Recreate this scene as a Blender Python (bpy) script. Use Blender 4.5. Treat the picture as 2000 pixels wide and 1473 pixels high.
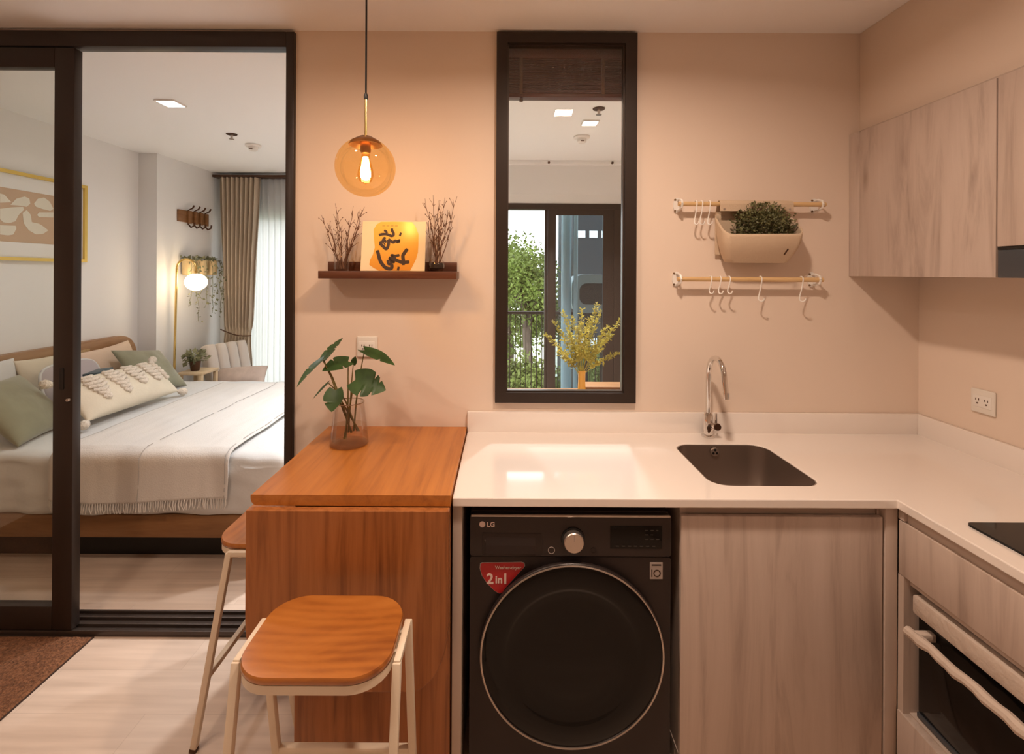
import bpy, bmesh, math, random
from mathutils import Vector, Matrix, noise
PI = math.pi
C = bpy.context.scene.collection
SC = bpy.context.scene
for o in list(bpy.data.objects):
    bpy.data.objects.remove(o)

# ------------------------------------------------------------------ camera, world, exposure
F, CX, CY, CAMH, CAMD, ROLL = 928.0, 983.0, 533.0, 1.52, 1.99, 0.0052
cam_d = bpy.data.cameras.new('camera')
cam_d.sensor_width = 36
cam_d.lens = F / 2000 * 36
cam_d.shift_x = (1000 - CX) / 2000
cam_d.shift_y = -(736.5 - CY) / 2000
cam_d.clip_start = 0.05
cam = bpy.data.objects.new('camera', cam_d)
cam.location = (0, -CAMD, CAMH)
cam.rotation_euler = (PI / 2, -ROLL, 0)
C.objects.link(cam)
SC.camera = cam
SC.view_settings.view_transform = 'Standard'
SC.view_settings.look = 'None'
SC.view_settings.gamma = 1
SC.view_settings.use_curve_mapping = False
SC.view_settings.exposure = 0.0
SC.cycles.use_denoising = True
SC.cycles.sample_clamp_indirect = 6
SC.cycles.transparent_max_bounces = 32
SC.cycles.caustics_reflective = False
SC.cycles.caustics_refractive = False

w = bpy.data.worlds.new('sky')
SC.world = w
w.use_nodes = True
bg = w.node_tree.nodes['Background']
bg.inputs[0].default_value = (0.96, 0.98, 1.0, 1)
bg.inputs[1].default_value = 3.4

sun_d = bpy.data.lights.new('sun', 'SUN')
sun_d.energy = 2.6
sun_d.angle = 0.02
sun_d.color = (1, 0.93, 0.82)
sun = bpy.data.objects.new('sun', sun_d)
sun.rotation_euler = (math.radians(48), 0, math.radians(-24))
C.objects.link(sun)


def at(px, py, Y):
    """point of the photograph's frame at depth plane Y"""
    dx, dy = px - CX, py - CY
    dx, dy = dx + dy * ROLL, dy - dx * ROLL
    D = CAMD + Y
    return Vector((dx * D / F, Y, CAMH - dy * D / F))


# ------------------------------------------------------------------ mesh helpers
class MB:
    def __init__(self):
        self.bm = bmesh.new()

    def add(self, tmp):
        me = bpy.data.meshes.new('tmp')
        tmp.to_mesh(me)
        tmp.free()
        self.bm.from_mesh(me)
        bpy.data.meshes.remove(me)
        return self

    def box(self, x0, x1, y0, y1, z0, z1, bev=0, seg=2, M=None):
        b = bmesh.new()
        r = bmesh.ops.create_cube(b, size=1)
        sx, sy, sz = abs(x1 - x0), abs(y1 - y0), abs(z1 - z0)
        bmesh.ops.scale(b, vec=(sx, sy, sz), verts=b.verts)
        if bev:
            bmesh.ops.bevel(b, geom=b.edges[:], offset=min(bev, sx * .49, sy * .49, sz * .49), segments=seg, profile=.5, affect='EDGES')
        bmesh.ops.translate(b, vec=((x0 + x1) / 2, (y0 + y1) / 2, (z0 + z1) / 2), verts=b.verts)
        if M is not None:
            bmesh.ops.transform(b, matrix=M, verts=b.verts)
        return self.add(b)

    def tube(self, pts, r, n=8, cap=True, ry=None):
        pts = [Vector(p) for p in pts]
        rs = r if isinstance(r, (list, tuple)) else [r] * len(pts)
        bm = self.bm
        rings = []
        up = None
        for i, p in enumerate(pts):
            a = pts[max(i - 1, 0)]
            c = pts[min(i + 1, len(pts) - 1)]
            d = (c - a).normalized()
            if up is None:
                up = Vector((0, 0, 1)) if abs(d.z) < .9 else Vector((0, 1, 0))
            u = d.cross(up)
            if u.length < 1e-4:
                u = d.orthogonal()
            u.normalize()
            v = u.cross(d).normalized()
            up = v
            rings.append([bm.verts.new(p + u * math.cos(2 * PI * k / n) * rs[i] + v * math.sin(2 * PI * k / n) * rs[i]) for k in range(n)])
        for a, b in zip(rings, rings[1:]):
            for k in range(n):
                bm.faces.new((a[k], a[(k + 1) % n], b[(k + 1) % n], b[k]))
        if cap:
            bm.faces.new(rings[0][::-1])
            bm.faces.new(rings[-1])
        return self

    def bar(self, p, q, w, d=None, bev=0, up=(0, 1, 0)):
        """square bar from p to q"""
        p, q = Vector(p), Vector(q)
        d = d or w
        z = (q - p)
        L = z.length
        z.normalize()
        x = Vector(up).cross(z)
        if x.length < 1e-4:
            x = Vector((1, 0, 0)).cross(z)
        x.normalize()
        y = z.cross(x)
        M = Matrix((x, y, z)).transposed().to_4x4()
        M.translation = (p + q) / 2
        return self.box(-w / 2, w / 2, -d / 2, d / 2, -L / 2, L / 2, bev, 2, M)

    def lathe(self, prof, c=(0, 0, 0), n=32, axis='Z', sx=1, sy=1, close=False):
        """profile of (radius, height)"""
        bm = self.bm
        c = Vector(c)
        rings = []
        for r, h in prof:
            if r < 1e-6:
                ring = [None]
            else:
                ring = [(r * math.cos(2 * PI * k / n) * sx, r * math.sin(2 * PI * k / n) * sy) for k in range(n)]
            vs = []
            for q in ring:
                a, b = q or (0, 0)
                if axis == 'Z':
                    p = (a, b, h)
                elif axis == 'Y':
                    p = (a, h, b)
                else:
                    p = (h, a, b)
                vs.append(bm.verts.new(c + Vector(p)))
            rings.append(vs)
        for a, b in zip(rings, rings[1:]):
            for k in range(n):
                k2 = (k + 1) % n
                if len(a) == 1 and len(b) == 1:
                    continue
                if len(a) == 1:
                    bm.faces.new((a[0], b[k2], b[k]))
                elif len(b) == 1:
                    bm.faces.new((a[k], a[k2], b[0]))
                else:
                    bm.faces.new((a[k], a[k2], b[k2], b[k]))
        return self

    def prism(self, outer, a, b, axis='Z', holes=()):
        """polygon extruded from a to b along an axis; XY, XZ (axis Y) or YZ (axis X); holes allowed"""
        def P(q, h):
            return {'Z': (q[0], q[1], h), 'Y': (q[0], h, q[1]), 'X': (h, q[0], q[1])}[axis]
        t = bmesh.new()
        loops = []
        for lp in [outer] + list(holes):
            va = [t.verts.new(P(q, a)) for q in lp]
            vb = [t.verts.new(P(q, b)) for q in lp]
            loops.append((va, vb))
        for va, vb in loops:
            n = len(va)
            for k in range(n):
                t.faces.new((va[k], va[(k + 1) % n], vb[(k + 1) % n], vb[k]))
        for s in (0, 1):
            if not holes:
                t.faces.new(loops[0][s])
            else:
                ed = []
                for lp in loops:
                    vs = lp[s]
                    for k in range(len(vs)):
                        ed.append(t.edges.get((vs[k], vs[(k + 1) % len(vs)])))
                bmesh.ops.triangle_fill(t, use_beauty=True, use_dissolve=False, edges=ed)
        bmesh.ops.recalc_face_normals(t, faces=t.faces)
        return self.add(t)

    def grid(self, fn, nu, nv, closed_u=False):
        bm = self.bm
        V = [[bm.verts.new(fn(i / nu, j / nv)) for j in range(nv + 1)] for i in range(nu + (0 if closed_u else 1))]
        for i in range(nu):
            i2 = (i + 1) % len(V)
            for j in range(nv):
                bm.faces.new((V[i][j], V[i2][j], V[i2][j + 1], V[i][j + 1]))
        return self

    def quad(self, *p):
        self.bm.faces.new([self.bm.verts.new(q) for q in p])
        return self

    def xf(self, M):
        bmesh.ops.transform(self.bm, matrix=M, verts=self.bm.verts)
        return self

    def build(self, name, m, parent=None, smooth=True, angle=35, weld=False, recalc=True):
        bm = self.bm
        if weld:
            bmesh.ops.remove_doubles(bm, verts=bm.verts, dist=1e-5)
        if recalc:
            bmesh.ops.recalc_face_normals(bm, faces=bm.faces)
        origin = Vector((0, 0, 0))
        if parent is not None:
            origin = wloc(parent)
            bmesh.ops.translate(bm, vec=-origin, verts=bm.verts)
        me = bpy.data.meshes.new(name)
        bm.to_mesh(me)
        bm.free()
        if smooth:
            for p in me.polygons:
                p.use_smooth = True
            try:
                me.set_sharp_from_angle(angle=math.radians(angle))
            except Exception:
                pass
        me.materials.append(m)
        ob = bpy.data.objects.new(name, me)
        C.objects.link(ob)
        if parent is not None:
            ob.parent = parent
        return ob


def wloc(o):
    v = Vector((0, 0, 0))
    while o is not None:
        v = v + o.location
        o = o.parent
    return v


def tag(o, label=None, cat=None, group=None, kind=None):
    if label: o['label'] = label
    if cat: o['category'] = cat
    if group: o['group'] = group
    if kind: o['kind'] = kind
    return o


def thing(name, label, cat, loc=(0, 0, 0), group=None):
    o = bpy.data.objects.new(name, None)
    o.empty_display_size = .05
    o.location = loc
    C.objects.link(o)
    return tag(o, label, cat, group)


def dup(root, loc, rz=0, label=None):
    """copy of a thing with copies of its parts and sub-parts"""
    def cp(o, parent):
        c = o.copy()
        C.objects.link(c)
        if parent is not None:
            c.parent = parent
        for ch in list(o.children):
            cp(ch, c)
        return c
    r = cp(root, None)
    r.location = loc
    r.rotation_euler = (0, 0, rz)
    if label: r['label'] = label
    return r


def struct(name, mb, m, parent=None, **k):
    o = mb.build(name, m, parent, **k)
    if parent is None:
        o['kind'] = 'structure'
    return o


def rrect(x0, x1, y0, y1, r, n=6, rx=None):
    rx = rx or r
    pts = []
    for cx, cy, a0 in ((x1 - rx, y1 - r, 0), (x0 + rx, y1 - r, PI / 2), (x0 + rx, y0 + r, PI), (x1 - rx, y0 + r, 1.5 * PI)):
        for k in range(n + 1):
            a = a0 + PI / 2 * k / n
            pts.append((cx + rx * math.cos(a), cy + r * math.sin(a)))
    return pts


def rect(x0, x1, y0, y1):
    return [(x0, y0), (x1, y0), (x1, y1), (x0, y1)]


def rbox_fn(sx, sy, sz, r, n, disp=None):
    """soft box: subdivided cube mapped on a rounded box, centred at the origin; returns an MB"""
    mb = MB()
    b = bmesh.new()
    bmesh.ops.create_cube(b, size=2)
    bmesh.ops.subdivide_edges(b, edges=b.edges[:], cuts=n, use_grid_fill=True)
    for v in b.verts:
        p = Vector((v.co.x * sx / 2, v.co.y * sy / 2, v.co.z * sz / 2))
        q = Vector((max(-sx / 2 + r, min(sx / 2 - r, p.x)), max(-sy / 2 + r, min(sy / 2 - r, p.y)), max(-sz / 2 + r, min(sz / 2 - r, p.z))))
        d = p - q
        if d.length > 1e-6:
            p = q + d.normalized() * r
        if disp:
            p = p + disp(p)
        v.co = p
    return mb.add(b)


def pillow(a, b, t, n=22, pinch=.07, seed=0, wrinkle=.012):
    """pillow lying in its own XY plane, a x b half sizes, half thickness t"""
    mb = MB()
    for s in (1, -1):
        def fn(u, v):
            u, v = u * 2 - 1, v * 2 - 1
            u = math.sin(u * PI / 2); v = math.sin(v * PI / 2)
            e = max(0, (1 - u * u) * (1 - v * v))
            z = t * e ** .42
            x = a * u * (1 - pinch * (1 - v * v))
            y = b * v * (1 - pinch * (1 - u * u))
            nz = noise.noise(Vector((x * 9 + seed, y * 9, seed))) * wrinkle * min(1, e * 4)
            return Vector((x, y, s * (z + nz)))
        mb.grid(fn, n, n)
    return mb


def place(loc, rx=0, ry=0, rz=0):
    from mathutils import Euler
    M = Euler((rx, ry, rz), 'XYZ').to_matrix().to_4x4()
    M.translation = Vector(loc)
    return M


def basis(origin, xa, ya):
    xa = Vector(xa).normalized()
    z = xa.cross(Vector(ya)).normalized()
    y = z.cross(xa)
    M = Matrix((xa, y, z)).transposed().to_4x4()
    M.translation = Vector(origin)
    return M


def text_mb(s, size, depth=.0006, align='LEFT', bold=0):
    cu = bpy.data.curves.new('txt', 'FONT')
    cu.body = s
    cu.size = size
    cu.extrude = depth
    cu.offset = bold
    cu.align_x = align
    ob = bpy.data.objects.new('txt', cu)
    C.objects.link(ob)
    dg = bpy.context.evaluated_depsgraph_get()
    dg.update()
    me = bpy.data.meshes.new_from_object(ob.evaluated_get(dg))
    mb = MB()
    mb.bm.from_mesh(me)
    bpy.data.objects.remove(ob)
    bpy.data.curves.remove(cu)
    bpy.data.meshes.remove(me)
    return mb


FACE = basis((0, 0, 0), (1, 0, 0), (0, 0, 1))      # text plane (x right, y up) turned to face the camera side (-Y)


# ------------------------------------------------------------------ materials
def new_mat(name):
    m = bpy.data.materials.new(name)
    m.use_nodes = True
    nt = m.node_tree
    return m, nt, nt.nodes['Principled BSDF']


def rgb(c):
    return (c[0], c[1], c[2], 1)


def mat(name, col, rough=.5, metal=0, spec=.5, vary=0, scale=20, bump=0, bscale=200, coat=0, emit=None, estr=0, trans=0, sub=0, ior=1.45, crough=.1, stretch=(1, 1, 1), sheen=0):
    m, nt, b = new_mat(name)
    b.inputs['Base Color'].default_value = rgb(col)
    b.inputs['Roughness'].default_value = rough
    b.inputs['Metallic'].default_value = metal
    b.inputs['Specular IOR Level'].default_value = spec
    b.inputs['Coat Weight'].default_value = coat
    b.inputs['Coat Roughness'].default_value = crough
    b.inputs['Transmission Weight'].default_value = trans
    b.inputs['Sheen Weight'].default_value = sheen
    b.inputs['IOR'].default_value = ior
    if emit:
        b.inputs['Emission Color'].default_value = rgb(emit)
        b.inputs['Emission Strength'].default_value = estr
    N, L = nt.nodes, nt.links
    if vary or bump:
        tc = N.new('ShaderNodeTexCoord')
        mp = N.new('ShaderNodeMapping')
        mp.inputs['Scale'].default_value = stretch
        L.new(tc.outputs['Object'], mp.inputs[0])
    if vary:
        nz = N.new('ShaderNodeTexNoise')
        nz.inputs['Scale'].default_value = scale
        nz.inputs['Detail'].default_value = 5
        L.new(mp.outputs[0], nz.inputs['Vector'])
        rp = N.new('ShaderNodeValToRGB')
        rp.color_ramp.elements[0].position = .3
        rp.color_ramp.elements[1].position = .7
        rp.color_ramp.elements[0].color = rgb([c * (1 - vary) for c in col])
        rp.color_ramp.elements[1].color = rgb([min(1, c * (1 + vary)) for c in col])
        L.new(nz.outputs['Fac'], rp.inputs[0])
        L.new(rp.outputs[0], b.inputs['Base Color'])
    if bump:
        nz = N.new('ShaderNodeTexNoise')
        nz.inputs['Scale'].default_value = bscale
        nz.inputs['Detail'].default_value = 4
        L.new(mp.outputs[0], nz.inputs['Vector'])
        bp = N.new('ShaderNodeBump')
        bp.inputs['Strength'].default_value = bump
        bp.inputs['Distance'].default_value = .01
        L.new(nz.outputs['Fac'], bp.inputs['Height'])
        L.new(bp.outputs[0], b.inputs['Normal'])
    return m


def wood(name, cols, stretch, rough=.4, scale=1.0, rings=0, bump=.05, knots=0, coat=0, pos=(.25, .5, .75), ring_w=.3, ring_off=(0, 0, 0)):
    """cols: dark, mid, light; stretch: low along the grain"""
    m, nt, b = new_mat(name)
    N, L = nt.nodes, nt.links
    tc = N.new('ShaderNodeTexCoord')
    mp = N.new('ShaderNodeMapping')
    mp.inputs['Scale'].default_value = stretch
    L.new(tc.outputs['Object'], mp.inputs[0])
    # slow warping so grain lines bend
    wn = N.new('ShaderNodeTexNoise')
    wn.inputs['Scale'].default_value = scale * .35
    wn.inputs['Detail'].default_value = 2
    L.new(mp.outputs[0], wn.inputs['Vector'])
    mixv = N.new('ShaderNodeVectorMath')
    mixv.operation = 'MULTIPLY_ADD'
    L.new(wn.outputs['Color'], mixv.inputs[0])
    mixv.inputs[1].default_value = (1.2, 1.2, 1.2)
    L.new(mp.outputs[0], mixv.inputs[2])
    nz = N.new('ShaderNodeTexNoise')
    nz.inputs['Scale'].default_value = scale
    nz.inputs['Detail'].default_value = 8
    nz.inputs['Roughness'].default_value = .62
    L.new(mixv.outputs[0], nz.inputs['Vector'])
    fac = nz.outputs['Fac']
    if rings:
        wv = N.new('ShaderNodeTexWave')
        wv.wave_type = 'RINGS'
        wv.rings_direction = 'Z'
        wv.inputs['Scale'].default_value = rings
        wv.inputs['Distortion'].default_value = 5.0
        wv.inputs['Detail'].default_value = 3
        wv.inputs['Detail Scale'].default_value = 1.2
        va = N.new('ShaderNodeVectorMath')
        va.inputs[1].default_value = ring_off
        L.new(mp.outputs[0], va.inputs[0])
        L.new(va.outputs[0], wv.inputs['Vector'])
        mx = N.new('ShaderNodeMath')
        mx.operation = 'MULTIPLY_ADD'
        L.new(wv.outputs['Fac'], mx.inputs[0])
        mx.inputs[1].default_value = ring_w
        m2 = N.new('ShaderNodeMath')
        m2.operation = 'MULTIPLY'
        L.new(nz.outputs['Fac'], m2.inputs[0])
        m2.inputs[1].default_value = 1 - ring_w
        L.new(m2.outputs[0], mx.inputs[2])
        fac = mx.outputs[0]
    rp = N.new('ShaderNodeValToRGB')
    e = rp.color_ramp.elements
    e[0].position = pos[0]; e[0].color = rgb(cols[0])
    e[1].position = pos[2]; e[1].color = rgb(cols[2])
    k = e.new(pos[1]); k.color = rgb(cols[1])
    L.new(fac, rp.inputs[0])
    out = rp.outputs[0]
    if knots:
        vz = N.new('ShaderNodeTexVoronoi')
        vz.inputs['Scale'].default_value = knots
        mpk = N.new('ShaderNodeMapping')
        mpk.inputs['Scale'].default_value = [1 + (s > min(stretch) * 1.5) * 1.8 for s in stretch]
        L.new(tc.outputs['Object'], mpk.inputs[0])
        L.new(mpk.outputs[0], vz.inputs['Vector'])
        kr = N.new('ShaderNodeValToRGB')
        kr.color_ramp.elements[0].position = .03
        kr.color_ramp.elements[0].color = (.72, .68, .64, 1)
        kr.color_ramp.elements[1].position = .10
        kr.color_ramp.elements[1].color = (1, 1, 1, 1)
        L.new(vz.outputs['Distance'], kr.inputs[0])
        mm = N.new('ShaderNodeMix')
        mm.data_type = 'RGBA'
        mm.blend_type = 'MULTIPLY'
        mm.inputs[0].default_value = 1
        L.new(out, mm.inputs[6])
        L.new(kr.outputs[0], mm.inputs[7])
        out = mm.outputs[2]
    L.new(out, b.inputs['Base Color'])
    b.inputs['Roughness'].default_value = rough
    b.inputs['Coat Weight'].default_value = coat
    b.inputs['Coat Roughness'].default_value = .2
    if bump:
        bp = N.new('ShaderNodeBump')
        bp.inputs['Strength'].default_value = bump
        bp.inputs['Distance'].default_value = .005
        L.new(fac, bp.inputs['Height'])
        L.new(bp.outputs[0], b.inputs['Normal'])
    return m


def planks(name):
    m, nt, b = new_mat(name)
    N, L = nt.nodes, nt.links
    tc = N.new('ShaderNodeTexCoord')
    br = N.new('ShaderNodeTexBrick')
    br.offset = .37
    br.inputs['Scale'].default_value = 1
    br.inputs['Brick Width'].default_value = 1.22
    br.inputs['Row Height'].default_value = .18
    br.inputs['Mortar Size'].default_value = .0012
    br.inputs['Mortar Smooth'].default_value = .3
    br.inputs['Color1'].default_value = (.71, .555, .445, 1)
    br.inputs['Color2'].default_value = (.75, .605, .495, 1)
    br.inputs['Mortar'].default_value = (.62, .48, .38, 1)
    L.new(tc.outputs['Object'], br.inputs['Vector'])
    mp = N.new('ShaderNodeMapping')
    mp.inputs['Scale'].default_value = (1.5, 22, 1)
    L.new(tc.outputs['Object'], mp.inputs[0])
    nz = N.new('ShaderNodeTexNoise')
    nz.inputs['Scale'].default_value = 1.2
    nz.inputs['Detail'].default_value = 7
    L.new(mp.outputs[0], nz.inputs['Vector'])
    rp = N.new('ShaderNodeValToRGB')
    rp.color_ramp.elements[0].position = .25
    rp.color_ramp.elements[1].position = .7
    rp.color_ramp.elements[0].color = (.80, .76, .73, 1)
    rp.color_ramp.elements[1].color = (1.04, 1.03, 1.02, 1)
    L.new(nz.outputs['Fac'], rp.inputs[0])
    mm = N.new('ShaderNodeMix')
    mm.data_type = 'RGBA'
    mm.blend_type = 'MULTIPLY'
    mm.inputs[0].default_value = 1
    L.new(br.outputs['Color'], mm.inputs[6])
    L.new(rp.outputs[0], mm.inputs[7])
    L.new(mm.outputs[2], b.inputs['Base Color'])
    b.inputs['Roughness'].default_value = .42
    return m


def pane(name, tint=(1, 1, 1), refl=.08, rough=0.0, edge=.3):
    """thin glass: see-through with a sharp reflection that grows at grazing angles"""
    m, nt, b = new_mat(name)
    N, L = nt.nodes, nt.links
    N.remove(b)
    tr = N.new('ShaderNodeBsdfTransparent')
    tr.inputs[0].default_value = rgb(tint)
    gl = N.new('ShaderNodeBsdfGlossy')
    gl.inputs['Roughness'].default_value = rough
    lw = N.new('ShaderNodeLayerWeight')
    lw.inputs[0].default_value = .25
    ml = N.new('ShaderNodeMath')
    ml.operation = 'MULTIPLY_ADD'
    ml.inputs[1].default_value = edge
    ml.inputs[2].default_value = refl
    ml.use_clamp = True
    L.new(lw.outputs['Fresnel'], ml.inputs[0])
    mx = N.new('ShaderNodeMixShader')
    L.new(ml.outputs[0], mx.inputs[0])
    L.new(tr.outputs[0], mx.inputs[1])
    L.new(gl.outputs[0], mx.inputs[2])
    L.new(mx.outputs[0], N['Material Output'].inputs[0])
    return m


def cloth_through(name, col, transp=.25, trans=.5):
    m, nt, b = new_mat(name)
    N, L = nt.nodes, nt.links
    N.remove(b)
    df = N.new('ShaderNodeBsdfDiffuse'); df.inputs[0].default_value = rgb(col)
    tl = N.new('ShaderNodeBsdfTranslucent'); tl.inputs[0].default_value = rgb(col)
    tr = N.new('ShaderNodeBsdfTransparent')
    m1 = N.new('ShaderNodeMixShader'); m1.inputs[0].default_value = trans
    m2 = N.new('ShaderNodeMixShader'); m2.inputs[0].default_value = transp
    L.new(df.outputs[0], m1.inputs[1]); L.new(tl.outputs[0], m1.inputs[2])
    L.new(m1.outputs[0], m2.inputs[1]); L.new(tr.outputs[0], m2.inputs[2])
    L.new(m2.outputs[0], N['Material Output'].inputs[0])
    return m


def leafmat(name, col, vary=.25, scale=9, rough=.45, trans=.25):
    m, nt, b = new_mat(name)
    N, L = nt.nodes, nt.links
    tc = N.new('ShaderNodeTexCoord')
    nz = N.new('ShaderNodeTexNoise')
    nz.inputs['Scale'].default_value = scale
    nz.inputs['Detail'].default_value = 3
    L.new(tc.outputs['Object'], nz.inputs['Vector'])
    rp = N.new('ShaderNodeValToRGB')
    rp.color_ramp.elements[0].position = .35
    rp.color_ramp.elements[1].position = .65
    rp.color_ramp.elements[0].color = rgb([c * (1 - vary) for c in col])
    rp.color_ramp.elements[1].color = rgb([min(1, c * (1 + vary)) for c in col])
    L.new(nz.outputs['Fac'], rp.inputs[0])
    L.new(rp.outputs[0], b.inputs['Base Color'])
    b.inputs['Roughness'].default_value = rough
    tl = N.new('ShaderNodeBsdfTranslucent')
    L.new(rp.outputs[0], tl.inputs[0])
    mx = N.new('ShaderNodeMixShader')
    mx.inputs[0].default_value = trans
    L.new(b.outputs[0], mx.inputs[1]); L.new(tl.outputs[0], mx.inputs[2])
    L.new(mx.outputs[0], N['Material Output'].inputs[0])
    return m


M = {}
M['wall'] = mat('wall_paint', (.79, .66, .56), .75)
M['bedwall'] = mat('bedroom_paint', (.83, .825, .82), .75)
M['ceil'] = mat('ceiling_paint', (.92, .90, .90), .8)
M['bedceil'] = mat('bedroom_ceiling_paint', (.93, .93, .93), .8)
M['floor'] = planks('floor_planks')
M['frame'] = mat('dark_brown_aluminium', (.033, .022, .017), .38, metal=.2, vary=.08, scale=4)
M['track'] = mat('bronze_aluminium', (.075, .055, .045), .35, metal=.5)
M['lamin'] = wood('pale_oak_laminate', ((.37, .285, .24), (.54, .435, .375), (.60, .49, .43)), (5.5, 5.5, .55), .42, scale=3.0, knots=1.6, bump=.03, pos=(.30, .50, .72))
M['carc'] = mat('pale_laminate_edge', (.53, .43, .37), .45)
M['counter'] = mat('white_solid_surface', (.88, .815, .77), .16, spec=.8, coat=1.0, crough=.06)
M['steel'] = mat('brushed_steel', (.36, .29, .25), .36, metal=.85, bump=.02, bscale=120, stretch=(1, 1, 12))
M['chrome'] = mat('chrome', (.80, .78, .76), .06, metal=1)
M['black'] = mat('black_plastic', (.012, .011, .011), .4)
M['blackglass'] = mat('black_glass', (.006, .005, .0045), .08, spec=.28)
M['washer'] = mat('dark_graphite_steel', (.030, .021, .019), .45, metal=.35)
M['washer_panel'] = mat('dark_graphite_panel', (.030, .021, .019), .34, metal=.2)
M['silver'] = mat('satin_silver', (.55, .48, .43), .3, metal=.9)
M['red'] = mat('red_sticker', (.42, .015, .018), .4)
M['sticker'] = mat('grey_sticker', (.38, .32, .29), .4)
M['stickwhite'] = mat('sticker_white', (.75, .60, .55), .5)
M['darkink'] = mat('dark_ink', (.045, .022, .014), .55)
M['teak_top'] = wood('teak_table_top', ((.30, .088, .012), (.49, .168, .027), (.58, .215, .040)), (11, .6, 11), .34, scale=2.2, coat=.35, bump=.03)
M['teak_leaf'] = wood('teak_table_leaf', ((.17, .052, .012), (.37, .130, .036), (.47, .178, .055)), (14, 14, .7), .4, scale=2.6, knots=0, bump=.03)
M['teak_seat'] = wood('teak_seat', ((.22, .055, .008), (.43, .142, .024), (.54, .20, .040)), (1.5, 6, 6), .33, scale=1.9, rings=2.0, coat=.55, bump=.03, ring_w=.11, ring_off=(0, -.75, 0))
M['walnut'] = wood('walnut_shelf', ((.065, .020, .009), (.125, .042, .018), (.165, .06, .027)), (1, 9, 9), .4, scale=3)
M['bedwood'] = wood('bed_oak', ((.17, .075, .025), (.25, .115, .042), (.31, .155, .062)), (1.2, 1.2, 12), .45, scale=2)
M['headwood'] = wood('headboard_oak', ((.26, .135, .06), (.37, .205, .10), (.44, .26, .13)), (12, 1.2, 12), .45, scale=2)
M['lightwood'] = wood('pale_pine', ((.60, .44, .26), (.70, .53, .33), (.76, .60, .40)), (6, 6, 1), .5, scale=3)
M['rodwood'] = wood('beech_rod', ((.56, .36, .16), (.68, .46, .23), (.74, .52, .28)), (1, 10, 10), .45, scale=4)
M['ivory'] = mat('ivory_powder_coat', (.82, .70, .55), .4)
M['white'] = mat('white_plastic', (.83, .80, .76), .35)
M['offwhite'] = mat('off_white_plastic', (.80, .76, .70), .4)
M['potbrass'] = mat('pale_brass_pot', (.66, .50, .28), .45, metal=.3)
M['brass'] = mat('brass', (.72, .50, .18), .25, metal=1)
M['copper'] = mat('antique_copper', (.46, .27, .17), .28, metal=.95)
M['gold'] = mat('gold_frame', (.80, .56, .14), .35, metal=.35)
M['bronze'] = mat('dark_bronze', (.10, .05, .03), .35, metal=.7)
M['sheet'] = mat('white_bed_linen', (.68, .68, .67), .85, bump=.12, bscale=60, sheen=.2)
M['throw'] = mat('cream_woven_throw', (.69, .655, .615), .9, bump=.2, bscale=160, sheen=.2)
M['seam'] = mat('grey_stitching', (.40, .38, .36), .9)
M['green'] = mat('sage_velvet', (.24, .235, .15), .85, vary=.1, scale=14, bump=.08, bscale=60, sheen=.5)
M['cream'] = mat('cream_linen', (.74, .66, .52), .88, vary=.04, scale=10, bump=.1, bscale=80)
M['peach'] = mat('peach_linen', (.72, .56, .43), .88, bump=.1, bscale=80)
M['tuft'] = mat('cream_tufted_wool', (.78, .69, .58), .95, vary=.08, scale=60, bump=.9, bscale=90)
M['greycush'] = mat('lilac_grey_fabric', (.46, .41, .42), .8)
M['teal'] = mat('slate_teal_cover', (.07, .10, .115), .5)
M['sofa'] = mat('oatmeal_upholstery', (.66, .60, .55), .85, bump=.1, bscale=120)
M['bolster'] = mat('beige_bolster_fabric', (.55, .44, .38), .9, vary=.22, scale=6, bump=.1, bscale=100)
M['curtain'] = mat('beige_curtain', (.56, .465, .36), .85, bump=.05, bscale=200)
M['sheer'] = cloth_through('white_sheer', (.80, .80, .81), .03, .80)
M['glass'] = pane('clear_pane', (.97, .98, .97), .045, edge=.12)
M['doorglass'] = pane('sliding_door_glass', (.965, .975, .95), .03, edge=.15)
M['darkglass'] = pane('tinted_pane', (.70, .76, .80), .03)
M['vaseglass'] = pane('vase_glass', (.985, .975, .965), .025, edge=.26)
M['amber'] = pane('amber_globe_glass', (1.0, .86, .60), .03, edge=.16)
M['thickglass'] = mat('glass_rim', (.34, .22, .13), .1, coat=.5)
M['baseglass'] = pane('thick_glass_base', (.90, .81, .70), .04, edge=.2)
M['ambervase'] = mat('amber_vase', (.75, .36, .03), .15, coat=.4)
M['water'] = pane('water', (.97, .92, .86), .02, edge=.05)
M['filament'] = mat('bulb_glow', (1, .8, .5), .5, emit=(1, .60, .26), estr=125)
M['globe'] = mat('lit_opal_globe', (1, .95, .85), .4, emit=(1, .76, .48), estr=15)
M['panel_w'] = mat('lit_panel_warm', (1, .9, .8), .5, emit=(1, .72, .47), estr=12)
M['panel_n'] = mat('lit_panel_neutral', (1, 1, 1), .5, emit=(1, .95, .88), estr=7)
M['monstera'] = leafmat('monstera_leaf', (.040, .085, .022), .35, 14, .4, .10)
M['stem'] = mat('plant_stem', (.20, .16, .05), .5)
M['ivy'] = leafmat('ivy_leaf', (.24, .24, .13), .35, 20)
M['thyme'] = leafmat('bushy_herb_leaf', (.17, .17, .075), .4, 30)
M['fern'] = leafmat('yellow_fern', (.50, .43, .09), .3, 12, .6, .3)
M['tree'] = leafmat('tree_leaf', (.14, .19, .04), .5, 1.2, .55, .4)
M['tree2'] = leafmat('shrub_leaf', (.17, .21, .055), .45, 2.0, .55, .4)
M['bark'] = mat('bark', (.10, .075, .06), .9, vary=.3, scale=6)
M['twig'] = mat('dry_twig', (.16, .075, .04), .8)
M['soil'] = mat('soil', (.035, .02, .012), .95)
M['fabric_pot'] = mat('beige_felt', (.60, .46, .33), .92, bump=.12, bscale=150)
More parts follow.
